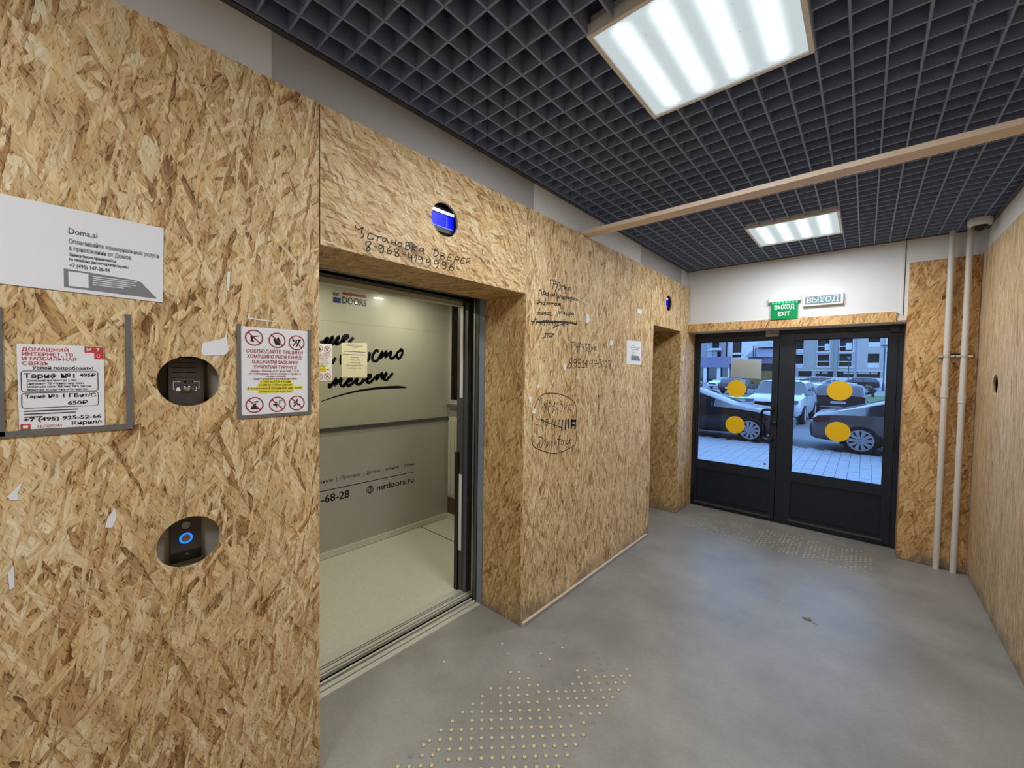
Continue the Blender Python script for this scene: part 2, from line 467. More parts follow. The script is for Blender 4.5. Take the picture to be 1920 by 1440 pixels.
    def mesh(s, name, mats, smooth=False, uvo=(0, 0), bevel=0):
        me = bpy.data.meshes.new(name)
        me.from_pydata(s.v, [], s.f)
        bm = bmesh.new(); bm.from_mesh(me)
        lay = bm.faces.layers.int.new('m')
        bm.faces.ensure_lookup_table()
        for i, f in enumerate(bm.faces): f.material_index = s.mi[i]
        bmesh.ops.recalc_face_normals(bm, faces=bm.faces)
        if bevel:
            bmesh.ops.remove_doubles(bm, verts=bm.verts, dist=1e-6)
            bmesh.ops.bevel(bm, geom=bm.edges[:], offset=bevel, segments=2, profile=.6, affect='EDGES')
        ul = bm.loops.layers.uv.new('UVMap')
        for f in bm.faces:
            f.smooth = smooth
            nx, ny, nz = (abs(c) for c in f.normal)
            for lp in f.loops:
                x, y, z = lp.vert.co
                if nx >= ny and nx >= nz: u, v = y, z
                elif ny >= nz: u, v = x, z
                else: u, v = y, x
                lp[ul].uv = (u + uvo[0], v + uvo[1])
        bm.faces.layers.int.remove(lay)
        bm.to_mesh(me); bm.free()
        for m in (mats if isinstance(mats, (list, tuple)) else [mats]):
            me.materials.append(M[m] if isinstance(m, str) else m)
        if smooth:
            me.set_sharp_from_angle(angle=math.radians(38))
        return me
    def build(s, name, mats, parent=None, smooth=False, uvo=(0, 0), bevel=0):
        return link(name, s.mesh(name, mats, smooth, uvo, bevel), parent)

def link(name, me, parent=None):
    o = bpy.data.objects.new(name, me)
    COL.objects.link(o)
    if parent: attach(o, parent)
    return o

def world_of(o):
    m = Matrix.LocRotScale(o.location, o.rotation_euler, o.scale)
    return world_of(o.parent) @ o.matrix_parent_inverse @ m if o.parent else m

def attach(o, parent):
    """the shapes are written in world metres, so undo the parent's own place"""
    o.parent = parent
    o.matrix_parent_inverse = world_of(parent).inverted()

def thing(name, label, cat, loc=(0, 0, 0), group=None, rotz=0.0):
    o = bpy.data.objects.new(name, None)
    o.empty_display_size = .05
    COL.objects.link(o); o.location = loc; o.rotation_euler = (0, 0, rotz)
    return tag(o, label, cat, group)

def tag(o, label, cat, group=None, kind=None):
    o['label'] = label; o['category'] = cat
    if group: o['group'] = group
    if kind: o['kind'] = kind
    return o

def structure(o, label=None, cat=None):
    o['kind'] = 'structure'
    if label: o['label'] = label
    if cat: o['category'] = cat
    return o

# frames: (u, v, d) -> world; d is the height above the plane towards the viewer
def on_left(x=0.0):   return lambda u, v, d=0.0: (x + d, u, v)
def on_far(y):        return lambda u, v, d=0.0: (u, y - d, v)
def on_right(x):      return lambda u, v, d=0.0: (x - d, u, v)
def at_point(fr, cu, cv): return lambda u, v, d=0.0: fr(cu + u, cv + v, d)

def plate(name, outer, holes, fr, d0, d1, mats, parent=None, uvo=(0, 0)):
    """flat board of any outline with holes, given in frame units, d0 (back) to d1 (face)"""
    bm = bmesh.new()
    loops = [outer] + holes
    edges = []
    for lp in loops:
        vs = [bm.verts.new((u, v, 0)) for u, v in lp]
        for i in range(len(vs)): edges.append(bm.edges.new((vs[i], vs[(i + 1) % len(vs)])))
    r = bmesh.ops.triangle_fill(bm, use_beauty=True, edges=edges)
    tris = [[tuple(v.co[:2]) for v in f.verts] for f in bm.faces]
    bm.free()
    mb = MB()
    for t in tris:
        mb.add([fr(u, v, d1) for u, v in t], [(0, 1, 2)])
        mb.add([fr(u, v, d0) for u, v in t], [(0, 1, 2)])
    for lp in loops:
        n = len(lp)
        for i in range(n):
            a, b = lp[i], lp[(i + 1) % n]
            mb.add([fr(*a, d0), fr(*b, d0), fr(*b, d1), fr(*a, d1)], [(0, 1, 2, 3)])
    me = bpy.data.meshes.new(name)
    me.from_pydata(mb.v, [], mb.f)
    bm = bmesh.new(); bm.from_mesh(me)
    bmesh.ops.remove_doubles(bm, verts=bm.verts, dist=1e-5)
    bmesh.ops.recalc_face_normals(bm, faces=bm.faces)
    ul = bm.loops.layers.uv.new('UVMap')
    for f in bm.faces:
        nx, ny, nz = (abs(c) for c in f.normal)
        for l2 in f.loops:
            x, y, z = l2.vert.co
            if nx >= ny and nx >= nz: u, v = y, z
            elif ny >= nz: u, v = x, z
            else: u, v = y, x
            l2[ul].uv = (u + uvo[0], v + uvo[1])
    bm.to_mesh(me); bm.free()
    me.materials.append(M[mats])
    return link(name, me, parent)

def circle(u, v, r, n=40):
    return [(u + r * math.cos(2 * PI * k / n), v + r * math.sin(2 * PI * k / n)) for k in range(n)]

def rect(u0, u1, v0, v1):
    return [(u0, v0), (u1, v0), (u1, v1), (u0, v1)]

_text_cache = {}
def text(name, body, size, u, v, fr, mat, parent, d=.0006, bold=0.0, align='LEFT', width=None, rot=0.0, shear=0.0, xs=1.0):
    """flat lettering with its baseline at (u, v); width squeezes or stretches the line to that length"""
    key = (body, bold, shear)
    if key not in _text_cache:
        cu = bpy.data.curves.new('lettering', 'FONT')
        cu.body = body; cu.size = 1.0; cu.offset = bold; cu.shear = shear; cu.resolution_u = 3
        ob = bpy.data.objects.new('lettering', cu); COL.objects.link(ob)
        me = ob.to_mesh()
        _text_cache[key] = ([tuple(p.co[:2]) for p in me.vertices], [tuple(p.vertices) for p in me.polygons])
        ob.to_mesh_clear(); bpy.data.objects.remove(ob); bpy.data.curves.remove(cu)
    vs, fs = _text_cache[key]
    x0, x1 = min(p[0] for p in vs), max(p[0] for p in vs)
    sx = (width / (x1 - x0)) if width else size * xs
    off = {'LEFT': x0, 'CENTER': (x0 + x1) / 2, 'RIGHT': x1}[align]
    c, s = math.cos(rot), math.sin(rot)
    pts = []
    for a, b in vs:
        p, q = (a - off) * sx, b * size
        pts.append(fr(u + p * c - q * s, v + p * s + q * c, d))
    mb = MB(); mb.add(pts, fs)
    me = bpy.data.meshes.new(name); me.from_pydata(mb.v, [], mb.f)
    me.materials.append(M[mat])
    return link(name, me, parent)

# ------------------------------------------------------------------ dimensions of the lobby (metres)
W = 2.2545          # face of the right boards
Y0 = -2.6           # back wall
D = 4.91            # far wall face
ZO = 2.093          # lift openings
ZT = 2.621          # top of the boards
ZC = 2.814          # underside of the slats
T = .012            # board thickness
L1 = (.657, 1.895)  # first lift opening along the wall
L2 = (3.87, 4.663)  # second lift opening

# ------------------------------------------------------------------ floor
mb = MB().box(-.36, W + .1, Y0, 5.25, -.10, 0)
floor = structure(mb.build('floor', 'floor'))

def stud_mesh():
    n = 10; vs = []; fs = []
    for r, z in ((.0115, 0.0), (.0078, .003)):
        vs += [(r * math.cos(2 * PI * k / n), r * math.sin(2 * PI * k / n), z) for k in range(n)]
    fs = [(k, (k + 1) % n, n + (k + 1) % n, n + k) for k in range(n)]
    fs.append(tuple(range(n, 2 * n)))
    return vs, fs
SV, SF = stud_mesh()
def stud_data(name, top):
    me = bpy.data.meshes.new(name); me.from_pydata(SV, [], SF)
    me.materials.append(M['stud_grey']); me.materials.append(M[top])
    me.polygons[-1].material_index = 1
    return me
stud_a, stud_b = stud_data('tactile_stud', 'stud'), stud_data('tactile_stud', 'stud_grey')
rs = random.Random(3)
count = 0
step = .0318
for (ya, yb) in ((.56, 1.012), (1.036, 1.53), (1.566, 2.06)):
    j = 0; y = ya
    while y < yb:
        for i in range(16):
            if (i + j) % 2: continue
            x = .207 + i * .0322
            worn = (ya > 1.5 and (x < .40 + (y - 1.56) * .55) and y > 1.60 and not (x < .23 and y < 1.62)) or (ya < .6 and (x > .33 and y > .93))
            keep = rs.random() > (.80 if worn else .03)
            if keep and count < 298 and y > .8:
                o = link('tactile_stud', stud_a if rs.random() < (.35 if worn else .93) else stud_b, floor)
                o.location = (x + rs.uniform(-.001, .001), y + rs.uniform(-.001, .001), 0)
                count += 1
        y += step; j += 1
# the many small studs in front of the door, too far to pick apart
far = MB()
for ya, yb, xa, xb in ((4.33, 4.86, .23, .68), (4.33, 4.86, .72, 1.19), (4.33, 4.86, 1.22, 1.69)):
    j = 0; y = ya
    while y < yb:
        x = xa + (j % 2) * step
        while x < xb:
            if rs.random() > .08:
                far.add([(x + a, y + b, c) for a, b, c in SV], SF[:-1], 0)
                far.add([(x + a, y + b, c) for a, b, c in SV], SF[-1:], 1 if rs.random() < (.75 if x > 1.0 else .45) else 0)
            x += 2 * step
        y += step; j += 1
o = far.build('tactile_studs', ['stud_grey', 'stud'], floor)
o['kind'] = 'stuff'

# ------------------------------------------------------------------ left wall with its OSB boards
mb = MB()
for ya, yb, za, zb in ((Y0 - .2, L1[0] - T, 0, ZO + T), (L1[1] + T, L2[0] - T, 0, ZO + T), (L2[1] + T, 5.25, 0, ZO + T), (Y0 - .2, 5.25, ZO + T, 3.2)):
    mb.box(-.24, -.062, ya, yb, za, zb)
wall_left = structure(mb.build('wall_left', 'cavity'))
LF = on_left(0.0)
plate('osb_panel', rect(-2.6, -1.834, .004, ZT), [], LF, -T, 0, 'osb', wall_left, (3.1, .4))
plate('osb_panel', rect(-1.83, -.592, .004, ZT), [], LF, -T, 0, 'osb', wall_left, (7.3, 1.4))
osb_near = plate('osb_panel', rect(-.588, .655, .004, ZT), [circle(.260, 1.572, .078), circle(.256, 1.065, .080)], LF, -T, 0, 'osb', wall_left, (0, 0))
osb_near['label'] = 'OSB sheet with two round cut-outs'
osb_lintel = plate('osb_panel', rect(.660, 1.893, ZO, ZT), [circle(1.262, 2.36, .082)], LF, -T, 0, 'osb_lintel', wall_left, (2.2, 5.1))
osb_lintel['label'] = 'OSB sheet above the open lift'
osb_mid = plate('osb_panel', rect(1.896, 3.797, .004, ZT), [], LF, -T, 0, 'osb_vert', wall_left, (9.2, 2.1))
osb_mid['label'] = 'OSB sheet covered in handwriting'
out4 = [(3.804, .004), (L2[0], .004), (L2[0], ZO), (L2[1], ZO), (L2[1], .004), (D, .004), (D, ZT), (3.804, ZT)]
osb_end = plate('osb_panel', out4, [circle(4.262, 2.356, .082)], LF, -T, 0, 'osb_vert', wall_left, (13.7, 7.7))
# reveals of the two lift openings and of the door niche
def reveal(x0, x1, y0, y1, z0, z1, uvo, mat='osb_in', par=wall_left):
    return MB().box(x0, x1, y0, y1, z0, z1).build('osb_reveal', mat, par, uvo=uvo)
reveal(-.352, -T, L1[1], L1[1] + T, 0.002, ZO, (1.3, 2.2))
reveal(-.352, -T, L1[0] - T, L1[0], 0.002, ZO, (4.3, 1.2))
reveal(-.352, -T, L1[0] - T, L1[1] + T, ZO, ZO + T, (5.3, 3.2))
reveal(-.352, -T, L2[1], L2[1] + T, 0.002, ZO, (6.1, 2.6))
reveal(-.352, -T, L2[0] - T, L2[0], 0.002, ZO, (2.1, 7.6))
reveal(-.352, -T, L2[0] - T, L2[1] + T, ZO, ZO + T, (8.1, 4.6))
reveal(-T, 0, D, 5.148, 0.002, 2.10, (3.7, 9.1))
# wall surface above the boards: white plaster, grey over the lifts
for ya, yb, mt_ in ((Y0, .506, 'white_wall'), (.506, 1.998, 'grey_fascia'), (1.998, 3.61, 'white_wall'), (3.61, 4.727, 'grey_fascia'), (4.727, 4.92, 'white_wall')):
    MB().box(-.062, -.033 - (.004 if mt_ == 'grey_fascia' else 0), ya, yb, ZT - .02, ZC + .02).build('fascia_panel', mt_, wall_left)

# skirting batten along the handwriting board
mb = MB().box(0.0005, .02, 1.90, 3.80, 0, .026)
o = mb.build('baseboard_left', ['grey_paint', 'pale_wood'])
for p in o.data.polygons:
    if p.normal.z > .9 or p.normal.y < -.9: p.material_index = 1
structure(o)

# ------------------------------------------------------------------ far wall round the door
mb = MB().box(-.062, 2.4, D + T, 5.27, 2.10, 3.2).box(1.836 + T, 2.4, D + T, 5.27, 0, 2.10)
wall_far = structure(mb.build('wall_far', 'white_wall'))
FF = on_far(D)
plate('osb_panel', rect(1.836, W - .004, .004, 2.610), [], FF, -T, 0, 'osb_far', wall_far, (4.4, 3.3))
reveal(1.836, 1.836 + T, D + T, 5.148, .002, 2.10, (7.7, 2.7), 'osb_far', wall_far)
trim_osb = MB().box(.004, 1.766, D - .018, D + T - .001, 2.102, 2.192).build('trim_1', 'osb_far', uvo=(5.5, 1.1)); structure(trim_osb)
structure(MB().box(1.768, 1.833, D - .004, D + T - .001, 2.112, 2.152).build('trim_2', 'pine'))
structure(MB().box(1.788, 1.806, D + T - .006, D + T - .0005, 2.155, ZC + .02).build('trim_3', 'white_plastic'))
MB().box(1.807, 1.812, D + T - .003, D + T - .0004, 2.155, ZC + .02).build('gap_line', 'darktrim', wall_far)

# ------------------------------------------------------------------ right wall
mb = MB().box(W + .06, W + .25, Y0 - .2, 5.27, 0, 3.2)
wall_right = structure(mb.build('wall_right', 'cavity'))
RF = on_right(W)
plate('osb_panel', rect(2.402, D - .003, .004, ZT), [circle(4.292, 1.571, .072)], RF, -T, 0, 'osb_right', wall_right, (1.7, 1.9))
plate('osb_panel', rect(-.1, 2.398, .004, ZT), [], RF, -T, 0, 'osb_right', wall_right, (6.7, 3.9))
plate('osb_panel', rect(-2.6, -.104, .004, ZT), [], RF, -T, 0, 'osb_right', wall_right, (2.7, 8.9))
MB().box(W + .022, W + .06, Y0, 4.92, ZT - .25, ZC + .02).build('fascia_panel', 'white_wall', wall_right)

# outer face of the house round the door, and the lift shaft behind the left wall
structure(MB().box(-25, -.24, 5.27, 5.6, -.4, 30).box(2.5, 25, 5.27, 5.6, -.4, 30).box(-.24, 2.5, 5.275, 5.6, 2.3, 30).build('wall_facade', 'facade_brown'))
structure(MB().box(-2.2, -2.1, .2, 5.2, -.5, 3.2).box(-2.1, -.24, .2, .3, -.5, 3.2).box(-2.1, -.24, 5.1, 5.2, -.5, 3.2).box(-2.2, -.24, .2, 5.2, 3.2, 3.3).build('wall_shaft', 'cavity'))
# back wall behind the viewer
structure(MB().box(-.24, 2.5, Y0 - .2, Y0, 0, 3.2).build('wall_back', 'white_wall'))

# ------------------------------------------------------------------ open-cell ceiling
ceiling = structure(MB().box(-.24, 2.5, Y0 - .2, 5.27, 3.2, 3.3).build('ceiling', 'plenum'))
LAMPS = [(1.1, 1.546, 'LED ceiling panel nearer the viewer, four bright tubes, cut by the picture top'),
         (1.1, 4.02, 'LED ceiling panel farther away, beyond the wooden board and near the door'),
         (1.1, -.93, 'LED ceiling panel behind the viewer')]
HW = .3
SH = .078; SW = .0082
slat_cache = {}
def slat(axis, fixed, a, b):
    if b - a < .02: return
    key = (axis, round(b - a, 3))
    if key not in slat_cache:
        l = b - a
        m = MB()
        if axis == 'y': m.box(-SW / 2, SW / 2, 0, l, 0, SH)
        else: m.box(0, l, -SW / 2, SW / 2, .001, SH + .001)
        slat_cache[key] = m.mesh('ceiling_slat', 'slat')
    o = link('ceiling_slat', slat_cache[key], ceiling)
    o.location = (fixed, a, ZC) if axis == 'y' else (a, fixed, ZC)
def spans(lo, hi, cuts):
    out = []; cur = lo
    for c0, c1 in sorted(cuts):
        out.append((cur, c0)); cur = c1
    out.append((cur, hi)); return out
for k in range(0, 23):
    x = .1 * k
    cuts = [(ly - HW, ly + HW) for lx, ly, _ in LAMPS if abs(x - lx) < HW - .002]
    for a, b in spans(Y0 + .01, D - .01, cuts): slat('y', x, a, b)
k = 0
y = Y0 + .05
while y < D - .02:
    cuts = [(lx - HW, lx + HW) for lx, ly, _ in LAMPS if abs(y - ly) < HW]
    for a, b in spans(-.03, W + .02, cuts): slat('x', y, a, b)
    y += .1
structure(MB().box(-.033, -.008, Y0, D, ZC - .004, ZC).box(-.033, -.031, Y0, D, ZC, ZC + .03).build('trim_4', 'darktrim'))
structure(MB().box(W - .004, W + .022, Y0, D, ZC - .004, ZC).build('trim_5', 'darktrim'))
structure(MB().box(-.03, W + .02, D - .012, D + T - .001, ZC - .004, ZC).build('trim_6', 'darktrim'))

def led_panel(cx, cy, label):
    t = thing('ceiling_light', label, 'light', (cx, cy, ZC), 'LED ceiling panels')
    m = MB()
    for (a, b, c, d) in ((-.3, -.284, -.3, .3), (.284, .3, -.3, .3), (-.284, .284, -.3, -.284), (-.284, .284, .284, .3)):
        m.box(cx + a, cx + b, cy + c, cy + d, ZC - .012, ZC + .03)
    m.build('frame', 'lampframe', t)
    MB().box(cx - .29, cx + .29, cy - .29, cy + .29, ZC + .031, ZC + .06).build('housing', 'lampframe', t)
    me = MB().box(-.2845, .2845, -.2845, .2845, 0, .004).mesh('diffuser', 'diffuser')
    o = link('diffuser', me); o.parent = t; o.location = (0, 0, -.005)
    ld = bpy.data.lights.new('led_panel_light', 'AREA')
    ld.shape = 'RECTANGLE'; ld.size = .55; ld.size_y = .55
    ld.energy = PANEL_WATTS; ld.color = PANEL_COLOR
    lo = bpy.data.objects.new('led_panel_light', ld); COL.objects.link(lo)
    lo.parent = t; lo.location = (0, 0, -.016)
for a in LAMPS: led_panel(*a)

# board spanning the lobby on top of the OSB
b = MB().box(-.03, W + .02, 2.53, 2.63, ZT + .002, ZT + .028).build('wooden_board', 'pine')
tag(b, 'flat pine board spanning the lobby under the slatted ceiling', 'board')
INK_LINTEL = [[(0.8,2.202),(0.802,2.194),(0.815,2.191),(0.829,2.203)],
[(0.834,2.204),(0.825,2.183),(0.835,2.176),(0.833,2.166),(0.823,2.158)],
[(0.879,2.189),(0.861,2.187),(0.854,2.173),(0.856,2.164),(0.872,2.165),(0.88,2.172)],
[(0.885,2.184),(0.918,2.187)],
[(0.902,2.185),(0.896,2.164)],
[(0.94,2.186),(0.926,2.185),(0.922,2.174),(0.929,2.169),(0.94,2.181),(0.943,2.186),(0.946,2.172),(0.952,2.169)],
[(0.969,2.188),(0.966,2.169)],
[(0.986,2.187),(0.985,2.169)],
[(0.968,2.178),(0.985,2.178)],
[(1.013,2.186),(1.017,2.182),(1.017,2.176),(1.012,2.17),(1.005,2.168),(0.999,2.17),(0.997,2.175),(1,2.181),(1.006,2.185),(1.013,2.186)],
[(1.04,2.196),(1.037,2.163)],
[(1.04,2.196),(1.056,2.194),(1.053,2.184),(1.039,2.18),(1.059,2.18),(1.056,2.167),(1.037,2.162)],
[(1.076,2.191),(1.072,2.166)],
[(1.1,2.192),(1.075,2.177),(1.094,2.166)],
[(1.136,2.189),(1.12,2.188),(1.113,2.177),(1.123,2.173),(1.136,2.187),(1.135,2.167),(1.14,2.166)],
[(1.183,2.198),(1.211,2.199),(1.222,2.19),(1.215,2.174),(1.194,2.168),(1.201,2.196)],
[(1.239,2.194),(1.233,2.164)],
[(1.239,2.194),(1.258,2.192),(1.254,2.183),(1.238,2.179),(1.258,2.178),(1.254,2.166),(1.233,2.163)],
[(1.31,2.198),(1.291,2.197),(1.28,2.169),(1.302,2.168)],
[(1.285,2.182),(1.302,2.184)],
[(1.333,2.195),(1.321,2.163)],
[(1.333,2.195),(1.356,2.196),(1.351,2.184),(1.327,2.179)],
[(1.396,2.2),(1.376,2.198),(1.364,2.172),(1.384,2.172)],
[(1.37,2.184),(1.385,2.185)],
[(1.408,2.196),(1.404,2.177),(1.427,2.196),(1.426,2.179)],
[(1.408,2.204),(1.42,2.204),(1.431,2.21)],
[(0.864,2.154),(0.848,2.148),(0.846,2.135),(0.862,2.129),(0.864,2.12),(0.854,2.113),(0.848,2.119),(0.859,2.134),(0.868,2.148),(0.864,2.154)],
[(0.885,2.14),(0.896,2.14)],
[(0.921,2.151),(0.907,2.15),(0.906,2.137),(0.918,2.14),(0.925,2.152),(0.927,2.132),(0.918,2.119),(0.91,2.121)],
[(0.958,2.155),(0.945,2.137),(0.947,2.125),(0.961,2.125),(0.966,2.136),(0.958,2.14),(0.947,2.132)],
[(0.998,2.154),(0.984,2.151),(0.984,2.141),(1.001,2.134),(1.001,2.124),(0.987,2.121),(0.984,2.128),(0.998,2.144),(1.003,2.153),(0.998,2.154)],
[(1.022,2.139),(1.035,2.138)],
[(1.053,2.146),(1.052,2.13),(1.072,2.132)],
[(1.072,2.145),(1.069,2.118)],
[(1.084,2.137),(1.097,2.151),(1.091,2.12)],
[(1.123,2.148),(1.11,2.145),(1.109,2.134),(1.122,2.137),(1.126,2.147),(1.129,2.125),(1.12,2.117)],
[(1.17,2.148),(1.155,2.144),(1.154,2.13),(1.169,2.134),(1.173,2.147),(1.174,2.121),(1.16,2.11)],
[(1.217,2.149),(1.201,2.146),(1.2,2.132),(1.215,2.135),(1.221,2.149),(1.219,2.122),(1.205,2.11)],
[(1.265,2.154),(1.249,2.15),(1.249,2.136),(1.264,2.139),(1.269,2.153),(1.268,2.126),(1.253,2.116)],
[(1.314,2.156),(1.295,2.137),(1.293,2.122),(1.311,2.122),(1.32,2.134),(1.308,2.139),(1.295,2.131)],
[(1.282,2.118),(1.283,2.115)]]
